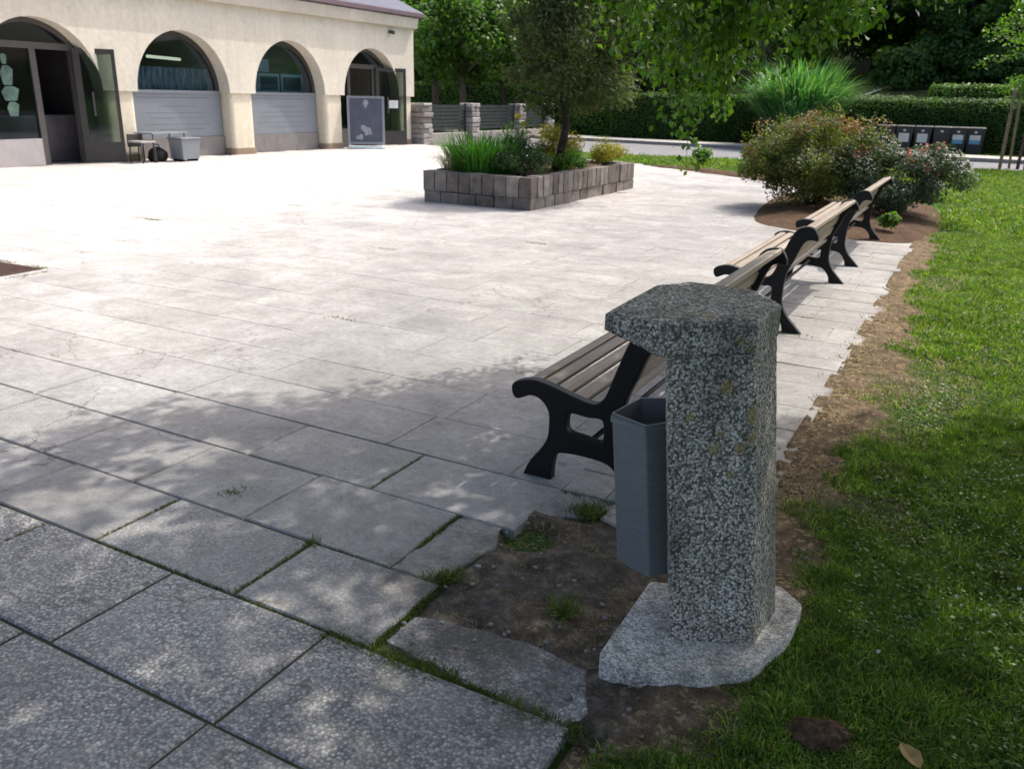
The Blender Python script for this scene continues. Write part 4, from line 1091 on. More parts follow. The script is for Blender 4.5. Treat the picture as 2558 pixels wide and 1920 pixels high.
        if idx == 0:
            bm = bmesh.new()
            for yy, z0, z1, w0 in ((10.95, 2.0, 2.2, .07), (10.97, 1.60, 1.98, .14), (10.99, 1.30, 1.585, .19), (11.0, 1.0, 1.285, .13)):
                prism(bm, rounded([(-w0 * .7, -.5), (w0 * .6, -.5), (w0, .3), (w0 * .3, .5), (-w0 * .5, .48), (-w0, .1)], .06, 3), 0, .004)
                bm.verts.ensure_lookup_table()
                vs = bm.verts[-2 * 24:]
                for v in vs: v.co = Vector((GX + .012 + v.co.z, yy + v.co.x, (z0 + z1) / 2 + v.co.y * (z1 - z0)))
            bm.transform(L); bm_obj('pale_green_poster_figure', bm, M['green_print'], d)
        # open leaf
        hx, hy, tx, ty = ((-17.50, 12.42, -16.98, 13.06), (-17.52, 22.98, -17.05, 23.98))[0 if idx == 0 else 1]
        ln = math.hypot(tx - hx, ty - hy); lf = empty('door_leaf', None, None); lf.parent = d
        RM = L @ Matrix.Translation((hx, hy, 0)) @ Matrix.Rotation(math.atan2(ty - hy, tx - hx), 4, 'Z')
        bm = bmesh.new()
        for bx in ((0, .13, .02, 2.38), (ln - .08, ln, .02, 2.38), (.13, ln - .08, 2.27, 2.38), (.13, ln - .08, .02, .45)): box(bm, bx[0], bx[1], -.025, .025, bx[2], bx[3])
        bm.transform(RM); me = bpy.data.meshes.new('door_leaf'); bmesh.ops.recalc_face_normals(bm, faces=bm.faces); bm.to_mesh(me); bm.free(); me.materials.append(M['frame_dark'])
        lo = bpy.data.objects.new('door_leaf', me); link(lo, d); bpy.data.objects.remove(lf)
        bm = bmesh.new(); box(bm, .13, ln - .08, -.004, .004, .45, 2.27); bm.transform(RM); bm_obj('leaf_pane', bm, M['door_glass'], lo)
        bm = bmesh.new(); box(bm, ln * .35, ln * .40, -.06, -.03, 1.0, 1.5); bm.transform(RM); bm_obj('handle', bm, M['frame'], lo)
        if idx == 3:
            bm = bmesh.new(); box(bm, ln * .42, ln * .42 + .33, -.012, -.005, 1.16, 1.40); bm.transform(RM); bm_obj('paper_notice', bm, M['paper'], lo)
            bm = bmesh.new()
            for k in range(4): box(bm, ln * .42 + .05, ln * .42 + .28 - .05 * (k % 2), -.0135, -.0125, 1.345 - k * .045, 1.353 - k * .045)
            bm.transform(RM); bm_obj('notice_text', bm, M['ink'], lo)
    return t
building()
def wall_fitting():
    t = empty('wall_lamp', 'small dark fitting on the cream wall under the gutter near the corner', 'lamp', (FX, 23.35, 3.45))
    bm = bmesh.new(); box(bm, 0.003, .05, -.06, .06, -.05, .05); bm_obj('bracket', bm, M['frame'], t, bevel=.008)
    bm = bmesh.new(); tube(bm, [(.05, 0, 0), (.17, .02, -.03)], [.05, .06], 12); bm_obj('housing', bm, M['frame_dark'], t)
wall_fitting()

def poster_stand():
    t = empty('poster_stand', 'large grey framed stand with dark navy poster in front of the last arch', 'poster stand', (-16.75, 21.45, 0), rad(-52) + rad(90))
    W, H = .56, 1.52
    bm = bmesh.new()
    for bx in ((-W, -W + .075, .12, H), (W - .075, W, .12, H), (-W + .075, W - .075, H - .06, H), (-W + .075, W - .075, .12, .19)): box(bm, bx[0], bx[1], -.03, .03, bx[2], bx[3])
    bm_obj('frame', bm, M['alu'], t, bevel=.006)
    bm = bmesh.new(); box(bm, -W + .07, W - .07, -.015, .012, .18, H - .05); p = bm_obj('poster', bm, M['bluedark'], t)
    bm = bmesh.new(); P = [(math.sin(a) * .085, math.cos(a) * .085) for a in np.linspace(-2.3, 2.3, 18)] + [(0, -.17)]
    a = [bm.verts.new((x, -.0165, 1.33 + z)) for x, z in P]; bm.faces.new(a); bm_obj('pin_emblem', bm, M['poster_light'], p)
    bm = bmesh.new(); rr = random.Random(4)
    for k in range(7):
        x, z, r = rr.uniform(-.28, .2), rr.uniform(.3, .62), rr.uniform(.06, .13)
        bm.faces.new([bm.verts.new((x + r * math.cos(a) * rr.uniform(.7, 1.2), -.016 - .0007 * k, z + r * math.sin(a) * rr.uniform(.6, 1.1))) for a in np.linspace(0, 6.1, 9)])
    bm_obj('pale_picture', bm, M['poster_light'], p)
    bm = bmesh.new(); box(bm, -W, W, -.30, .30, 0, .06); box(bm, -W + .03, -W + .07, -.05, .05, .06, .14); box(bm, W - .07, W - .03, -.05, .05, .06, .14)
    bm_obj('foot', bm, M['teal'], t, bevel=.02)
    bm = bmesh.new(); box(bm, .1, .45, -.28, -.06, .061, .085); bm_obj('foot_weight', bm, M['sticker_white'], t, bevel=.01)
poster_stand()
def terrace_clutter():
    t = empty('low_table', 'low grey metal table by the second arch of the building', 'table', (-16.85, 13.95, 0))
    bm = bmesh.new(); box(bm, -.3, .3, -.5, .5, .62, .65); bm_obj('table_top', bm, M['alu'], t, bevel=.008)
    for sx in (-1, 1):
        for sy in (-1, 1):
            bm = bmesh.new(); tube(bm, [(sx * .27, sy * .46, 0), (sx * .25, sy * .44, .62)], .016, 8); bm_obj('leg', bm, M['frame'], t)
    c = empty('grey_crate', 'pale grey square plastic crate standing under the low table edge by the arch', 'crate', (-16.55, 14.33, 0))
    bm = bmesh.new(); prism(bm, [(-.2, -.24), (.2, -.24), (.2, .24), (-.2, .24)], .05, .50, top=[(-.23, -.27), (.23, -.27), (.23, .27), (-.23, .27)]); bm_obj('body', bm, M['frosted'], c, bevel=.015)
    bm = bmesh.new(); box(bm, -.25, .25, -.29, .29, .50, .535); bm_obj('lid', bm, M['alu'], c, bevel=.01)
    for sy in (-1, 1):
        bm = bmesh.new(); box(bm, -.16, .16, sy * .2 - .03, sy * .2 + .03, 0, .05); bm_obj('foot', bm, M['rubber'], c)
    c = empty('dark_chair', 'dark low chair with pale seat left of the low table by the pier', 'chair', (-16.75, 13.32, 0))
    bm = bmesh.new(); box(bm, -.22, .22, -.2, .2, .44, .48); bm_obj('seat', bm, M['white_panel'], c, bevel=.012)
    bm = bmesh.new(); box(bm, -.24, -.2, -.2, .2, .34, .62); bm_obj('backrest', bm, M['frame_dark'], c, bevel=.012)
    for sx in (-1, 1):
        for sy in (-1, 1):
            bm = bmesh.new(); tube(bm, [(sx * .21, sy * .19, 0), (sx * .19, sy * .17, .44)], .017, 8); bm_obj('leg', bm, M['frame_dark'], c)
    b = empty('dark_bag', 'dark slumped bag on the paving under the low table', 'bag', (-16.8, 13.75, 0))
    bm = bmesh.new(); bmesh.ops.create_icosphere(bm, subdivisions=3, radius=.2)
    for v in bm.verts: v.co = Vector((v.co.x * 1.0, v.co.y * 1.1, max(0, (v.co.z + .15) * .95))) + Vector((1, 1, .3)) * mnoise.noise(v.co * 7) * .03
    bm_obj('body', bm, M['rubber'], b, smooth=True)
    bm = bmesh.new(); tube(bm, [(0, -.08, .3), (0, -.05, .38), (0, .05, .38), (0, .08, .3)], .012, 6); bm_obj('handle', bm, M['rubber'], b)
terrace_clutter()

# ------------------------------------------------------------------ stone pillars and fence panels
def pillars():
    labs = ['rough stone pillar standing at the corner of the cream building', 'second rough stone pillar after the building corner, between two dark fence panels', 'third rough stone pillar, behind the left half of the planter', 'farthest rough stone pillar, beside the conifer trunk in the planter']
    ys = [24.98, 28.15, 31.9, 34.6]
    for i, (y, lab) in enumerate(zip(ys, labs)):
        rng = random.Random(20 + i)
        t = empty('stone_pillar', lab, 'pillar', (-17.15, y, 0), group='stone pillars of the low boundary wall')
        bm = bmesh.new(); z = -.03; ztop = 1.34
        while z < ztop - .02:
            h = min(rng.uniform(.15, .22), ztop - z)
            o = rng.uniform(-.02, .02); split = rng.random() < .45; s = .28
            segs = [(-s, s)] if not split else [(-s, .02), (.028, s)]
            for a, b in segs:
                vs = box(bm, -s + o, s + o + rng.uniform(-.02, .03), a, b, z + .006, z + h - .006)
                for v in vs: v.co += Vector((rng.uniform(-.015, .015), rng.uniform(-.015, .015), rng.uniform(-.006, .006)))
            z += h
        bm_obj('stonework', bm, M['stone'], t, bevel=.03, seg=3)
        bm = bmesh.new(); box(bm, -.2, .2, -.2, .2, -.03, 1.28); bm_obj('core', bm, M['kerb'], t)
    labs = ['dark slatted fence panel between the building corner pillar and the second stone pillar', 'dark slatted fence panel between the second and third stone pillars', 'dark slatted fence panel between the third and the farthest stone pillar']
    for (y0, y1), lab in zip(zip(ys, ys[1:]), labs):
        t = empty('fence_panel', lab, 'fence', (-17.15, (y0 + y1) / 2, 0), group='dark fence panels between the stone pillars')
        hl = (y1 - y0) / 2 - .31
        bm = bmesh.new()
        for k in range(7): box(bm, -.02, .02, -hl + .04, hl - .04, .42 + k * .125, .42 + k * .125 + .105)
        bm_obj('slats', bm, M['fence'], t)
        for s in (-1, 1):
            bm = bmesh.new(); box(bm, -.03, .03, s * hl - .03, s * hl + .03, .3, 1.33); bm_obj('post', bm, M['fence'], t)
        bm = bmesh.new(); box(bm, -.16, .16, -hl - .02, hl + .02, -.03, .33); bm_obj('low_wall', bm, M['stone'], t, bevel=.02)
pillars()

# ------------------------------------------------------------------ hedges
def hedge(name, label, p0, p1, depth, H, dens, mat, rng, L=.075, W=.04, z0=0.0):
    v = Vector((p1[0] - p0[0], p1[1] - p0[1])); ln = v.length; ang = math.atan2(v.y, v.x)
    t = empty(name, label, 'hedge', (p0[0], p0[1], z0), ang)
    bm = bmesh.new(); box(bm, 0.05, ln - .05, .1, depth - .1, -.05, H - .1); bm_obj('dark_core', bm, M['hedge_core'], t)  # solid dark block filling the hedge behind its leaves
    parts = []
    n1 = int(ln * H * dens); n2 = int(ln * depth * dens * 1.1); n3 = int(depth * H * dens)
    wob = lambda a, b, s: (vnoise(a, b, s, 5) - .5)
    x = rng.uniform(0, ln, n1); z = rng.uniform(0, H, n1) ; P = [np.stack([x, wob(x, z, .5) * .16 + rng.normal(0, .035, n1), z], 1)]; N = [np.tile((0, -1, .4), (n1, 1))]
    x = rng.uniform(0, ln, n2); y = rng.uniform(-.03, depth, n2); P.append(np.stack([x, y, H + wob(x, y, .4) * .12 + np.abs(rng.normal(0, .05, n2))], 1)); N.append(np.tile((0, -.2, 1), (n2, 1)))
    for xx, s in ((0, -1), (ln, 1)):
        y = rng.uniform(0, depth, n3); z = rng.uniform(0, H, n3); P.append(np.stack([xx + rng.normal(0, .04, n3), y, z], 1)); N.append(np.tile((s, 0, .4), (n3, 1)))
    P = np.concatenate(P); N = np.concatenate(N) + rdir(rng, len(P)) * .75
    V, F = leaf_geo(P, N, L, W, rng)
    np_mesh('foliage', V, F, mat, t)
    return t
RH = np.random.default_rng(77)
hedge('clipped_hedge', 'long dark clipped hedge behind the far pavement and wheelie bins', (-14.2, 34.75), (9, 36.2), 1.5, 1.78, 620, M['hedge'], RH)
hedge('light_green_hedge', 'lower light green hedge behind the stone pillars, left of the conifer', (-32, 37.0), (-15.4, 38.2), 1.2, 2.12, 380, M['fresh'], RH, .1, .055)
hedge('rear_hedge', 'light green clipped hedge behind the long dark hedge, under the dark trees', (-2.6, 43.6), (9, 44.6), 1.6, 1.45, 320, M['fresh'], RH, .11, .06, z0=1.0)
hedge('short_hedge', 'short low hedge behind the long hedge beside the pale gravel path', (-6.8, 41.0), (-3.1, 41.6), 1.0, 1.9, 320, M['hedge'], RH, .1, .05)
flat('path', [(-9.2, 46.4), (-6.0, 46.2), (-5.2, 49.0), (-6.2, 55), (-8.8, 55)], M['gravel_path'], .02)
for v in bpy.data.objects['path'].data.vertices: v.co.z = float(hz(0, v.co.y)) + .12
# ------------------------------------------------------------------ wheelie bins
def wheelie():
    t = empty('wheelie_bin', 'dark wheelie bin with white and blue sticker, rightmost of the row', 'wheelie bin', (0, 0, 0), group='wheelie bins in front of the hedge')
    bm = bmesh.new(); prism(bm, [(-.23, -.27), (.23, -.27), (.23, .27), (-.23, .27)], .06, .92, top=[(-.28, -.33), (.28, -.33), (.28, .30), (-.28, .30)]); bm_obj('body', bm, M['bin_plastic'], t, bevel=.02)
    bm = bmesh.new(); prism(bm, [(-.30, -.36), (.30, -.36), (.30, .33), (-.30, .33)], .925, .97, top=[(-.26, -.30), (.26, -.30), (.28, .33), (-.28, .33)]); bm_obj('lid', bm, M['bin_plastic'], t, bevel=.015)
    bm = bmesh.new(); tube(bm, [(-.24, .38, .9), (.24, .38, .9)], .02, 8); bm_obj('handle', bm, M['bin_plastic'], t)
    for s in (-1, 1):
        bm = bmesh.new(); tube(bm, [(s * .24, .27, .1), (s * .30, .27, .1)], .1, 14); bm_obj('wheel', bm, M['rubber'], t)
    return t
def sticker(t, kind):
    if kind in ('blue', 'white'):
        bm = bmesh.new(); z0, z1 = .40, .70
        def q(a, b, mi):
            y = lambda z: -.27 - .06 * (z - .06) / .86 - .005
            bm.faces.new([bm.verts.new(p) for p in ((-.17, y(a), a), (.17, y(a), a), (.17, y(b), b), (-.17, y(b), b))]).material_index = mi
        if kind == 'blue': q(.40, .53, 1); q(.53, .70, 0)
        else: q(.40, .70, 0)
        bm_obj('sticker', bm, [M['sticker_white'], M['sticker_blue']], t)
    bm = bmesh.new(); bm.faces.new([bm.verts.new((.05 * math.cos(a), -.336, .80 + .035 * math.sin(a))) for a in np.linspace(0, 5.9, 12)]); bm_obj('round_badge', bm, M['sticker_white'], t)
w0 = wheelie()
spots = [(-.42, 35.05, 'blue', None), (-.95, 34.95, 'blue', 'dark wheelie bin with white and blue sticker, second from the right'), (-1.50, 34.85, 'none', 'dark wheelie bin with only a small round badge, third from the right'),
         (-2.08, 34.75, 'white', 'dark wheelie bin with plain pale sticker, fourth from the right'), (-2.70, 34.7, 'white', 'dark wheelie bin with pale sticker half hidden by pink blossom, second from the left'), (-3.32, 34.65, 'none', 'leftmost dark wheelie bin, mostly hidden behind the spirea shrub')]
ws = [w0] + [copy_tree(w0) for _ in spots[1:]]
for t, (x, y, k, lab) in zip(ws, spots):
    t.location = (x, y, -.03); t.rotation_euler.z = random.uniform(-.08, .08)
    if lab: t['label'] = lab
    sticker(t, k)

# ------------------------------------------------------------------ staked sapling
def staked():
    t = empty('staked_sapling', 'young light green tree tied between round wooden stakes on the lawn', 'tree', (.85, 28.3, 0))
    bm = bmesh.new(); tube(bm, [(0, 0, -.03), (.02, 0, 1.2), (-.02, 0, 2.6), (0, .02, 4.6)], [.045, .04, .03, .012], 8)
    rng = np.random.default_rng(31); P = []
    for i in range(34):
        a = rng.uniform(0, 6.28); z = rng.uniform(2.1, 4.4); r = rng.uniform(.7, 1.9)
        e = np.array([math.cos(a) * r, math.sin(a) * r, z + rng.uniform(-.5, .4)])
        tube(bm, [(0, 0, z), tuple(e * .5 + np.array([0, 0, z]) * .5 + np.array([0, 0, .1])), tuple(e)], [.014, .009, .003], 5)
        for s in np.linspace(.25, 1.05, 12): P.append(np.array([0, 0, z]) * (1 - s) + e * s + np.array([0, 0, .1 * math.sin(3 * s)]))
    bm_obj('trunk', bm, M['bark'], t)
    P = np.repeat(np.array(P), 9, 0); P = P + rng.normal(0, .09, P.shape)
    N = rdir(rng, len(P)); N[:, 2] += .6
    V, F = leaf_geo(P, N, .095, .06, rng, .5); np_mesh('crown', V, F, M['fresh'], t)
    labs = ['left wooden stake of the tree support, leaning slightly right', 'thinner middle wooden stake behind the left stake of the tree support', 'right wooden stake of the tree support at the picture edge']
    f = empty('tree_stakes', 'round wooden tree stakes with top rail around the young tree on the lawn', 'tree support', (.75, 28.2, 0))
    for (b, tp, r) in (((.405, 28.0, -.05), (.41, 28.05, 2.22), .045), ((.64, 28.35, -.05), (.56, 28.3, 2.15), .034), ((1.02, 28.0, -.05), (.98, 28.05, 2.2), .045)):
        bm = bmesh.new(); tube(bm, [Vector(b) - Vector((.75, 28.2, 0)), Vector(tp) - Vector((.75, 28.2, 0))], [r, r * .95], 10); bm_obj('stake', bm, M['stake'], f)
    bm = bmesh.new(); tube(bm, [(-.42, -.20, 2.03), (.35, -.20, 2.0)], .035, 10); bm_obj('top_rail', bm, M['stake'], f)
    bm = bmesh.new(); tube(bm, [(-.34, -.19, 1.52), (-.34, -.11, 1.52)], .055, 10); bm_obj('tie', bm, M['rubber'], f)
staked()

# ------------------------------------------------------------------ trees behind
def tree_mesh(seed, n, radii, lobes, lr, L, W, trunk_h, zc, tr, flat=.35, fill=.35):
    rng = np.random.default_rng(seed)
    V, F = crown_geo(rng, n, radii, lobes, lr, L, W, flat=flat, fill=fill); V[:, 2] += zc
    tk = [([(0, 0, -.6), (.03, .02, zc * .4), (-.05, 0, zc), (0, 0, zc + radii[2] * .6)], [tr * 1.25, tr, tr * .8, tr * .2])]
    for i in range(9):
        a = rng.uniform(0, 6.28); z = zc - radii[2] * rng.uniform(.3, .8); r = radii[0] * rng.uniform(.4, .8)
        tk.append(([(0, 0, z), (math.cos(a) * r * .5, math.sin(a) * r * .5, z + r * .35), (math.cos(a) * r, math.sin(a) * r, z + r * .6)], [tr * .45, tr * .3, tr * .1]))
    return tk, (V, F)
# lindens beside the pillars
for i, (x, y, r, h, n, lab) in enumerate(((-19.36, 31.2, 2.1, 4.6, 9000, 'round-crowned linden with thick trunk just right of the cream building'), (-18.3, 32.6, 1.7, 4.3, 7000, 'slimmer linden with thin dark trunk behind the second stone pillar'), (-21.9, 33.0, 2.2, 5.0, 8000, 'linden half hidden behind the corner of the cream building'))):
    tk, cr = tree_mesh(50 + i, int(n * 1.6), (r * 1.2, r * 1.2, r * 1.05), 80, .55, .18, .14, 2.0, h - r * .36, .15 if i != 1 else .10)
    limb_tree('linden_tree', lab, 'tree', (x, y, 0), tk, cr, bark='bark' if i != 1 else 'bark_dark', leafm=M['linden'], group='lindens behind the boundary pillars')
# big dark trees right
for i, (x, y, r, h, lab) in enumerate(((-1.9, 53.5, 4.9, 3.9, 'broad low-hanging dark green tree behind the long hedge, left of the staked sapling'), (3.6, 54.5, 4.9, 4.0, 'broad dark tree with short thick trunk at the right behind the rear hedge'))):
    tk, cr = tree_mesh(70 + i, 22000, (r, r, 3.3), 90, .85, .27, .18, 2.2, h, .24)
    limb_tree('dark_tree', lab, 'tree', (x, y, float(hz(x, y))), tk, cr, bark='bark_dark', leafm=M['dark_tree'])
# woodland: individual trees, meshes shared between copies
protos = []
for i, (mat, rx, rz, zc) in enumerate((('mid_tree', 3.4, 4.0, 4.9), ('dark_tree', 3.2, 4.4, 4.9), ('linden', 3.3, 3.8, 4.6), ('dark_tree', 3.7, 4.7, 5.4))):
    tk, cr = tree_mesh(90 + i, 14000, (rx, rx, rz), 80, .85, .30, .2, 2, zc, .22)
    lab = ('mid green broadleaf tree in the wood behind the hedges', 'dark green broadleaf tree in the wood behind the hedges', 'lighter leafy tree in the wood behind the hedges', 'tall dark tree in the wood behind the hedges')[i]
    protos.append(limb_tree('woodland_tree', lab, 'tree', (0, 0, 0), tk, cr, bark='bark_dark', leafm=M[mat], group='trees of the wood behind the hedges'))
rw = random.Random(12); pos = [(-6.8, 58.0), (-1.5, 60.0), (2.5, 61.0), (-11.5, 60.0)]
for y0, xa, xb, st in ((43, -33, -13, 4.2), (50, -41, -9, 4.6), (58, -50, 12, 5.0), (68, -60, 16, 5.6), (80, -68, 20, 6.4)):
    x = xa
    while x < xb:
        pos.append((x + rw.uniform(-1, 1), y0 + rw.uniform(-1.6, 1.6))); x += st * rw.uniform(.8, 1.2)
for i, (x, y) in enumerate(pos):
    k = i if i < 4 else rw.randrange(4)
    o = protos[k] if i < 4 else copy_tree(protos[k])
    s = rw.uniform(.85, 1.3) * (1.0 if y < 60 else 1.25)
    o.location = (x, y, float(hz(x, y))); o.rotation_euler.z = rw.uniform(0, 6.28); o.scale = (s, s, s * rw.uniform(.95, 1.15))
for i, (x, y, r) in enumerate(((-4.6, 50.5, 2.0), (-2.3, 51.5, 2.2), (.2, 50.6, 2.1), (2.6, 51.6, 2.3), (5.2, 50.8, 2.2))):
    lab = ('leftmost dark low bush under the trees behind the rear hedge', 'dark low bush under the broad low-hanging tree, second from the left', 'middle dark low bush behind the rear hedge', 'dark low bush behind the rear hedge, beside the short thick trunk', 'rightmost dark low bush behind the rear hedge')[i]
    shrub('woodland_bush', lab, 'bush', (x, y, float(hz(x, y)) - .1), (r, 1.5, 1.25), 3800, M['dark_tree'], .24, .16, 30, .6, np.random.default_rng(130 + i), zc=1.2, group='dark bushes behind the rear hedge')
# pale leaning trunk seen through the branches
tk, cr = tree_mesh(99, 6000, (2.6, 2.6, 2.2), 40, .8, .28, .2, 2, 7.6, .18)
limb_tree('pale_trunk_tree', 'tree with pale leaning trunk on the slope above the ornamental grass', 'tree', (-10.2, 47.5, float(hz(0, 47.5))), [([(-.5, 0, -.5), (-.1, 0, 1.2), (.35, 0, 3.4), (.5, 0, 6.0)], [.24, .18, .15, .08])] + tk[1:], cr, bark='bark', leafm=M['mid_tree'])

# ------------------------------------------------------------------ birch overhead
def birch():
    rng = np.random.default_rng(64)
    bx, by = 3.1, 4.6
    t = empty('birch_tree', 'birch whose drooping leafy branches hang into the top of the picture and shade the foreground', 'tree', (bx, by, 0))
    bm = bmesh.new()
    tube(bm, [(0, 0, -.1), (-.05, 0, 1.5), (-.15, -.05, 3.2), (-.2, -.1, 5.0), (-.3, -.1, 8.5)], [.19, .16, .14, .11, .03], 12)
    limbs = []
    for i in range(34):
        a = rng.uniform(0, 6.28); z = rng.uniform(3.0, 7.2); r = rng.uniform(1.6, 4.0)
        e = np.array([math.cos(a) * r - .9, math.sin(a) * r * .95 - .5, z + rng.uniform(.2, 1.0)])
        m = e * .5 + np.array([-.1, 0, z]) * .5 + np.array([0, 0, .5])
        tube(bm, [(-.15, -.05, z - .4), tuple(m), tuple(e)], [.05, .03, .01], 6); limbs.append((np.array([-.15, -.05, z - .4]), m, e))
    bm_obj('trunk', bm, M['bark_birch'], t)
    # crown: drooping leaf sprays, each set sunward of the ground spot it should shade
    P = []; nt = 4700
    for i in range(nt):
        g = np.array([rng.uniform(-5.2, 3.6), rng.uniform(-3.2, 5.2)]); z = rng.uniform(3.4, 7.4)
        lim = np.interp(g[0], [-5.2, -3.93, -3.34, -2.6, -2.0, -.4, .4, 2.5], [.9, 2.05, 3.0, 3.6, 4.05, 4.2, 4.85, 6.0])
        if g[1] > lim - .12: continue
        capz = abs(g[0] + .9) < .5 and abs(g[1] - 1.7) < .5
        if not capz and vnoise(g[0] * .62 + 5, g[1] + 40, .27, 21) > (.60 if g[0] < -.9 and g[1] < 2.9 else .68 if g[0] < -2.2 else .80): continue  # gaps shaped to let sun patches through, none above the post cap
        p = np.array([g[0] + .251 * z - bx, g[1] + .654 * z - by, z]); l = rng.uniform(.35, .8); k = int(44 * l + 8); q = rng.uniform(0, 1, k); d = rng.normal(0, .22, 2)
        P.append(np.stack([p[0] + d[0] * q + rng.normal(0, .08, k), p[1] + d[1] * q + rng.normal(0, .08, k), p[2] - l * q], 1))
    P = np.concatenate(P); P = P[P[:, 2] > 2.85]
    N = rdir(rng, len(P)); N[:, 2] += .5
    V, F = leaf_geo(P, N, .098, .074, rng, .8); np_mesh('crown', V, F, M['birch'], t)
    # strands that hang into view: (x, y, top z, bottom z, leaves)
    S = [(-2.22, 5.1, 3.3, 1.90, 80), (-2.06, 5.0, 3.4, 2.02, 70), (-1.95, 5.2, 3.3, 1.72, 120), (-1.86, 4.95, 3.3, 1.74, 120), (-1.90, 5.3, 3.2, 1.62, 110), (-1.74, 5.1, 3.3, 1.66, 120), (-1.66, 5.2, 3.3, 1.56, 130),
         (-1.63, 5.0, 3.2, 1.42, 150), (-1.60, 5.3, 3.2, 1.20, 150), (-1.55, 5.05, 3.3, 1.38, 150), (-1.50, 5.25, 3.3, 1.58, 120), (-1.44, 5.1, 3.3, 1.56, 110), (-1.39, 5.3, 3.2, 1.60, 90),
         (-1.27, 4.9, 3.2, 1.78, 90), (-1.15, 5.1, 3.2, 1.72, 100), (-1.06, 4.9, 3.2, 1.74, 90), (-.97, 5.1, 3.2, 1.84, 90), (-.86, 4.9, 3.3, 1.88, 80), (-.74, 5.1, 3.2, 1.9, 80), (-.62, 4.9, 3.3, 1.95, 70), (-1.8, 5.6, 3.3, 1.85, 90), (-1.4, 5.5, 3.3, 1.8, 90), (-.3, 5.0, 3.3, 2.05, 60)]
    S = [q for q in S] + [(x + rng.normal(0, .05), y + rng.uniform(.1, .45), z1, z0 + rng.uniform(.08, .4), int(n * .9)) for x, y, z1, z0, n in S] + [(x + rng.normal(0, .08), y + rng.uniform(-.3, .7), z1, max(z0, 1.6) + rng.uniform(.05, .45), n) for x, y, z1, z0, n in S]
    for x, y, z1, z0, n in S:
        n = int(n * 2.0)
        bm = bmesh.new(); q = np.linspace(0, 1, 9); ph = rng.uniform(0, 6)
        cx = x - bx + .05 * np.sin(q * 4 + ph) + (1 - q) * rng.normal(.15, .1); cy = y - by + .05 * np.cos(q * 3 + ph); cz = z1 + (z0 - z1) * q
        path = [(a - 0, b, c) for a, b, c in zip(cx, cy, cz)]
        tube(bm, path, list(np.linspace(.004, .0012, 9)), 5)
        me_t = bmesh.new(); 
        bm.verts.ensure_lookup_table()
        Vt = np.array([v.co[:] for v in bm.verts]); Ft = np.array([[v.index for v in f.verts] for f in bm.faces if len(f.verts) == 4]) if bm.verts.index_update() is None else None
        bm.free(); me_t.free()
        s = rng.uniform(.0, 1.0, n); P = np.stack([np.interp(s, q, cx), np.interp(s, q, cy), np.interp(s, q, cz)], 1) + rng.normal(0, 1, (n, 3)) * np.array([.045, .045, .03])
        N = rdir(rng, n); N[:, 2] *= .6
        Vl, Fl = leaf_geo(P, N, .046, .033, rng, 1.4)
        V, F, mi = merge([(Vt, Ft, 0), (Vl, Fl, 1)])
        np_mesh('hanging_branch', V, F, [M['bark_dark'], M['birch']], t, midx=mi)
birch()

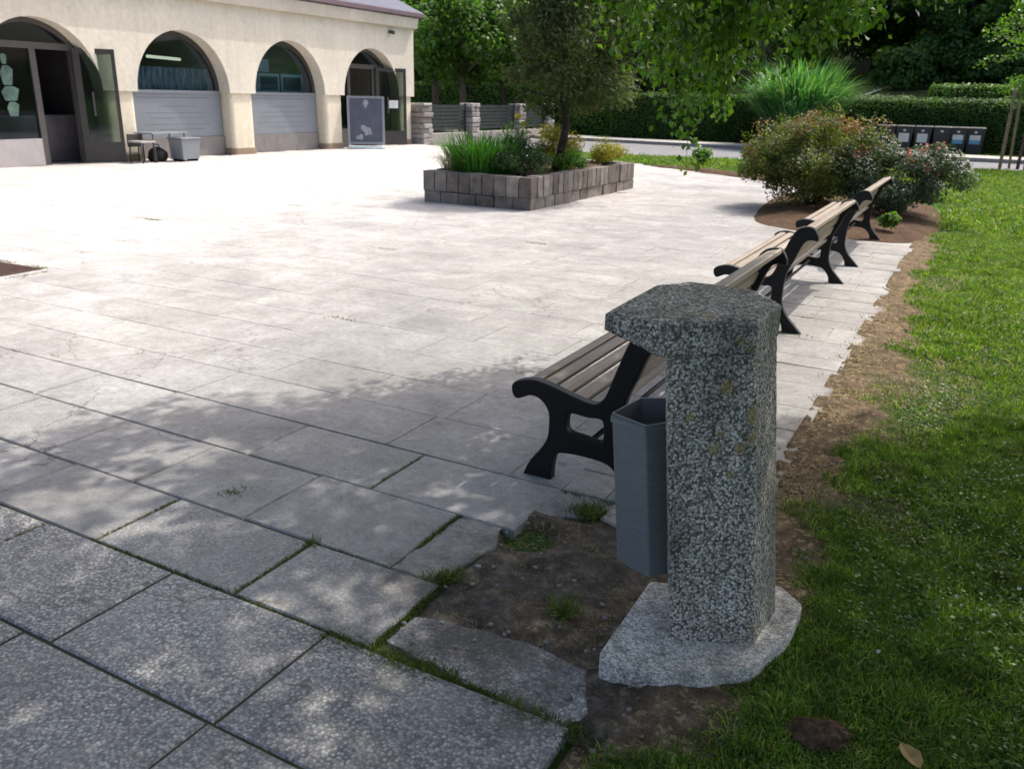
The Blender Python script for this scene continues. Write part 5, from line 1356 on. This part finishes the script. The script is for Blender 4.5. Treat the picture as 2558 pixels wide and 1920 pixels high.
# ------------------------------------------------------------------ lawn, straw, moss, flowers
def lawn():
    rng = np.random.default_rng(3); parts = []
    def zone(x0, x1, y0, y1, dens, h, w, verge=False):
        n = int((x1 - x0) * (y1 - y0) * dens)
        x = rng.uniform(x0, x1, n); y = rng.uniform(y0, y1, n)
        if verge: m = np.ones(n, bool)
        else:
            e = lawn_edge(y); nz = vnoise(x, y, .30, 4) * .6 + vnoise(x, y, .11, 6) * .4
            dens_ = sstep(-.14, .10, x - e + (nz - .5) * .42)
            bare = 1 - .88 * sstep(.42, .66, vnoise(x, y, .5, 8)) * sstep(1.05, .4, x - e) * sstep(2.8, 3.6, y)
            m = rng.random(n) < dens_ * bare
        near_ = np.interp(x, [-45, -9.2, -5.9, -.6, 15, 40], [23, 25.2, 26.0, 26.9, 28.3, 30]) - .14
        m &= (y < near_) | (y > 33.4)
        if verge:
            m &= (y > np.where(x > -7.35, 19.3 + (-3.74 - x) * .654, 21.6 + (-7.35 - x) * .3))
            m &= ~((x > -3.6) & (y < 17.5))
        x, y = x[m], y[m]; k = len(x)
        tall = .6 + .8 * vnoise(x, y, .07, 13) + .7 * sstep(.7, .9, vnoise(x, y, .16, 12))
        parts.append((*blades_geo(x, y, np.where((x < 1.0) & (y < 12), .001, -.015), h * tall * rng.uniform(.5, 1.3, k), w * rng.uniform(.7, 1.3, k), rng.uniform(.1, 1.5, k), rng), 0))
    zone(-.75, 1.2, .8, 3.2, 46000, .025, .0048); zone(-.5, 1.4, 3.2, 6.0, 26000, .028, .006); zone(-.5, 1.8, 6, 13, 7500, .040, .009)
    zone(-2.5, 3, 13, 28.2, 1500, .06, .018); zone(1.2, 2.6, -.6, 6, 9000, .03, .007); zone(-.9, 1.2, -.6, .8, 9000, .03, .007); zone(1.8, 8, -1, 13, 900, .045, .014); zone(2.6, 6, -1, 6, 2200, .035, .010); zone(3, 12, 13, 29, 200, .06, .025)
    zone(-16, -2.2, 17.5, 26.5, 480, .08, .02, True)
    zone(-15, 12, 33.3, 35.4, 260, .07, .03, True)
    V, F, mi = merge(parts)
    tag(np_mesh('lawn_grass', V, F, M['grass']), 'green lawn grass beside the paving and on the verges', 'grass', kind='stuff')
    # straw and dead grass on the soil
    parts = []
    n = 190000; x = rng.uniform(-1.4, 1.2, n); y = rng.uniform(.8, 12.4, n) ** 1.0
    y = .8 + (y - .8) * rng.uniform(.15, 1, n)
    e = lawn_edge(y)
    m = (np.abs(x - e + .02) < rng.normal(.14, .22, n)) | ((x > -1.35) & (x < -.75) & (y > 1.98) & (y < 2.72) & (rng.random(n) < .25)) | ((x > -.7) & (x < e) & (rng.random(n) < .55))
    m |= (x > e) & (x < e + .9) & (y > 3.2) & (vnoise(x, y, .5, 8) > .45) & (rng.random(n) < .9)
    m &= (x > -.56) | ((y > 1.98) & (y < 2.75)) | (y < 1.6) & (x > -.66)
    m &= ~((x > -.76) & (x < -.26) & (y > 1.94) & (y < 2.63))
    x, y = x[m], y[m]; k = len(x)
    parts.append((*blades_geo(x, y, np.full(k, .0) + np.where(x < -.62, -.012, .0), rng.uniform(.006, .02, k), np.where(y < 3, rng.uniform(.0012, .0024, k), rng.uniform(.0025, .0045, k) * (1 + y * .14)), rng.uniform(1.0, 4.5, k), rng), 0))
    V, F, mi = merge(parts)
    tag(np_mesh('dry_straw', V, F, M['straw']), 'dry straw scattered on the bare soil beside the paving', 'straw', kind='stuff')
    # moss and weeds in the joints
    parts = []
    def line(x0, y0, x1, y1, n, wd, h):
        s = rng.uniform(0, 1, n); x = x0 + (x1 - x0) * s + rng.normal(0, wd, n); y = y0 + (y1 - y0) * s + rng.normal(0, wd, n)
        k = rng.random(n) < .35 + .65 * vnoise(x, y, .08, 3); x, y = x[k], y[k]
        parts.append((*blades_geo(x, y, np.full(len(x), -.012), h * rng.uniform(.4, 1.2, len(x)), rng.uniform(.003, .006, len(x)), rng.uniform(.3, 1.4, len(x)), rng), 0))
    line(-1.95, 1.715, -.95, 1.715, 3600, .011, .016); line(-1.55, 1.715, -1.1, 1.715, 1800, .022, .024); line(-.95, 1.71, -.68, 1.70, 800, .02, .025)
    line(-1.394, 1.75, -1.40, 2.13, 1500, .010, .018); line(-1.617, 2.30, -1.615, 2.6, 1000, .009, .018); line(-1.965, 1.72, -1.965, 2.12, 1100, .006, .02)
    line(-2.675, 1.72, -2.675, 2.1, 700, .006, .02); line(-1.97, 1.72, -2.68, 1.72, 900, .005, .018); line(-1.617, 2.12, -2.0, 2.12, 500, .006, .018); line(-1.97, 2.09, -1.965, 2.13, 250, .016, .03)
    line(-2.08, 2.6, -2.07, 3.0, 500, .005, .016); line(-1.2, 2.86, -1.15, 2.9, 500, .03, .05); line(-1.5, 3.02, -1.0, 3.03, 900, .02, .02); line(-2.95, 1.53, -2.94, 1.71, 300, .006, .02)
    line(-2.55, 2.25, -2.52, 2.28, 160, .025, .03); line(-.97, 2.17, -.95, 2.2, 220, .02, .07); line(-1.3, 2.1, -.9, 2.6, 900, .08, .012); line(-1.45, 2.14, -1.38, 2.2, 350, .02, .045)
    for x, y, n in ((-4.0, 4.78, 200), (-9.3, 7.4, 350), (-5.6, 7.4, 160), (-4.4, 8.7, 250), (-8.1, 4.72, 700), (-7.6, 4.72, 500), (-10.5, 9.1, 200), (-8.9, 9.6, 160), (-1.0, 6.22, 120)): line(x - .12, y, x + .15, y, n, .02, .03)
    line(-7.32, 4.3, -7.32, 4.65, 500, .03, .03)
    for k in range(70):
        x, y = rng.uniform(-14, -1.6), rng.uniform(3.2, 14); line(x, y, x + .05, y, 14, .012, .02)
    for y in np.arange(3.1, 11, .44): line(-.62, y, -.5, y + .05, 90, .04, .03)
    V, F, mi = merge(parts)
    tag(np_mesh('joint_moss', V, F, M['moss']), 'moss and tiny weeds growing in the paving joints', 'moss', kind='stuff')
    # clover blooms
    n = 200; x = rng.uniform(-.1, 3.0, n); y = rng.uniform(1.6, 13, n); m = x > lawn_edge(y) + .2; x, y = x[m], y[m]
    x2 = rng.normal(.55, .22, 60); y2 = rng.normal(7.8, .5, 60); x = np.concatenate([x, x2]); y = np.concatenate([y, y2]); n = len(x)
    k = 12; C = np.repeat(np.stack([x, y, rng.uniform(.03, .06, n)], 1), k, 0); D = rdir(rng, n * k)
    V, F = leaf_geo(C + D * .005, D, .0085, .007, rng); tag(np_mesh('clover_blooms', V, F, M['white_flower']), 'small white clover blooms dotted over the lawn', 'flowers', kind='stuff')
    # broad clover leaves low in the sward, near foreground
    n = 16000; x = rng.uniform(-.65, 1.2, n); y = rng.uniform(.9, 5.5, n); m = (x > lawn_edge(y) + .08) & (vnoise(x, y, .35, 15) > .5); x, y = x[m], y[m]; n = len(x)
    N = rdir(rng, n) * .5; N[:, 2] += 1; V, F = leaf_geo(np.stack([x, y, rng.uniform(.01, .045, n)], 1), N, .016, .013, rng); tag(np_mesh('clover_leaves', V, F, M['fresh']), 'low clover leaves among the near lawn grass', 'clover', kind='stuff')
    # little stones on the bare patch
    Vs, Fs, off = [], [], 0
    bm = bmesh.new(); bmesh.ops.create_icosphere(bm, subdivisions=1, radius=1); bm.verts.index_update()
    BV = np.array([v.co[:] for v in bm.verts]); BF = np.array([[v.index for v in f.verts] for f in bm.faces]); bm.free()
    for i in range(300):
        if i < 90: px, py = rng.uniform(-1.4, -.7), rng.uniform(1.78, 2.8)
        elif i < 190: px, py = rng.uniform(-.7, -.28), rng.uniform(1.5, 4)
        else: px, py = rng.uniform(-.55, -.25), rng.uniform(3, 11)
        s = rng.uniform(.003, .012) * (1.6 if rng.random() < .07 else 1)
        Vs.append(BV * s * np.array([1, rng.uniform(.6, 1), .6]) * rng.uniform(.85, 1.15, (len(BV), 1)) + np.array([px, py, -.006 + (.006 if px > -.62 else 0)])); Fs.append(BF + off); off += len(BV)
    tag(np_mesh('soil_pebbles', np.concatenate(Vs), np.concatenate(Fs), M['kerb']), 'small loose stones lying on the bare soil', 'stones', kind='stuff')
lawn()
def fallen_leaf():
    bm = bmesh.new(); P = [(0, -.035), (.02, -.02), (.03, .005), (.016, .03), (0, .042), (-.018, .028), (-.028, .002), (-.02, -.022)]
    vs = [bm.verts.new((x, y, .003 + .25 * abs(x))) for x, y in P]; c = bm.verts.new((0, 0, 0))
    for i in range(8): bm.faces.new((vs[i], vs[(i + 1) % 8], c))
    o = bm_obj('fallen_leaf', bm, M['tan_leaf']); o.location = (.097, 2.01, .034); o.rotation_euler = (.2, .1, .8)
    s = o.modifiers.new('thick', 'SOLIDIFY'); s.thickness = .001
    tag(o, 'single tan fallen leaf lying on the dark foreground lawn', 'leaf')
fallen_leaf()
def dirt_clod():
    bm = bmesh.new(); bmesh.ops.create_icosphere(bm, subdivisions=4, radius=1)
    for v in bm.verts:
        c = v.co.copy(); n_ = mnoise.noise(c * 2.2) * .3 + mnoise.noise(c * 6) * .16
        v.co = Vector((c.x * .085, c.y * .055, c.z * .03)) * (1 + n_)
    o = bm_obj('dirt_clod', bm, M['mulch'], smooth=True); o.location = (-.13, 2.0, .012); o.rotation_euler.z = .4
    tag(o, 'dark brown lump of soil lying in the grass near the post base', 'soil lump')
dirt_clod()
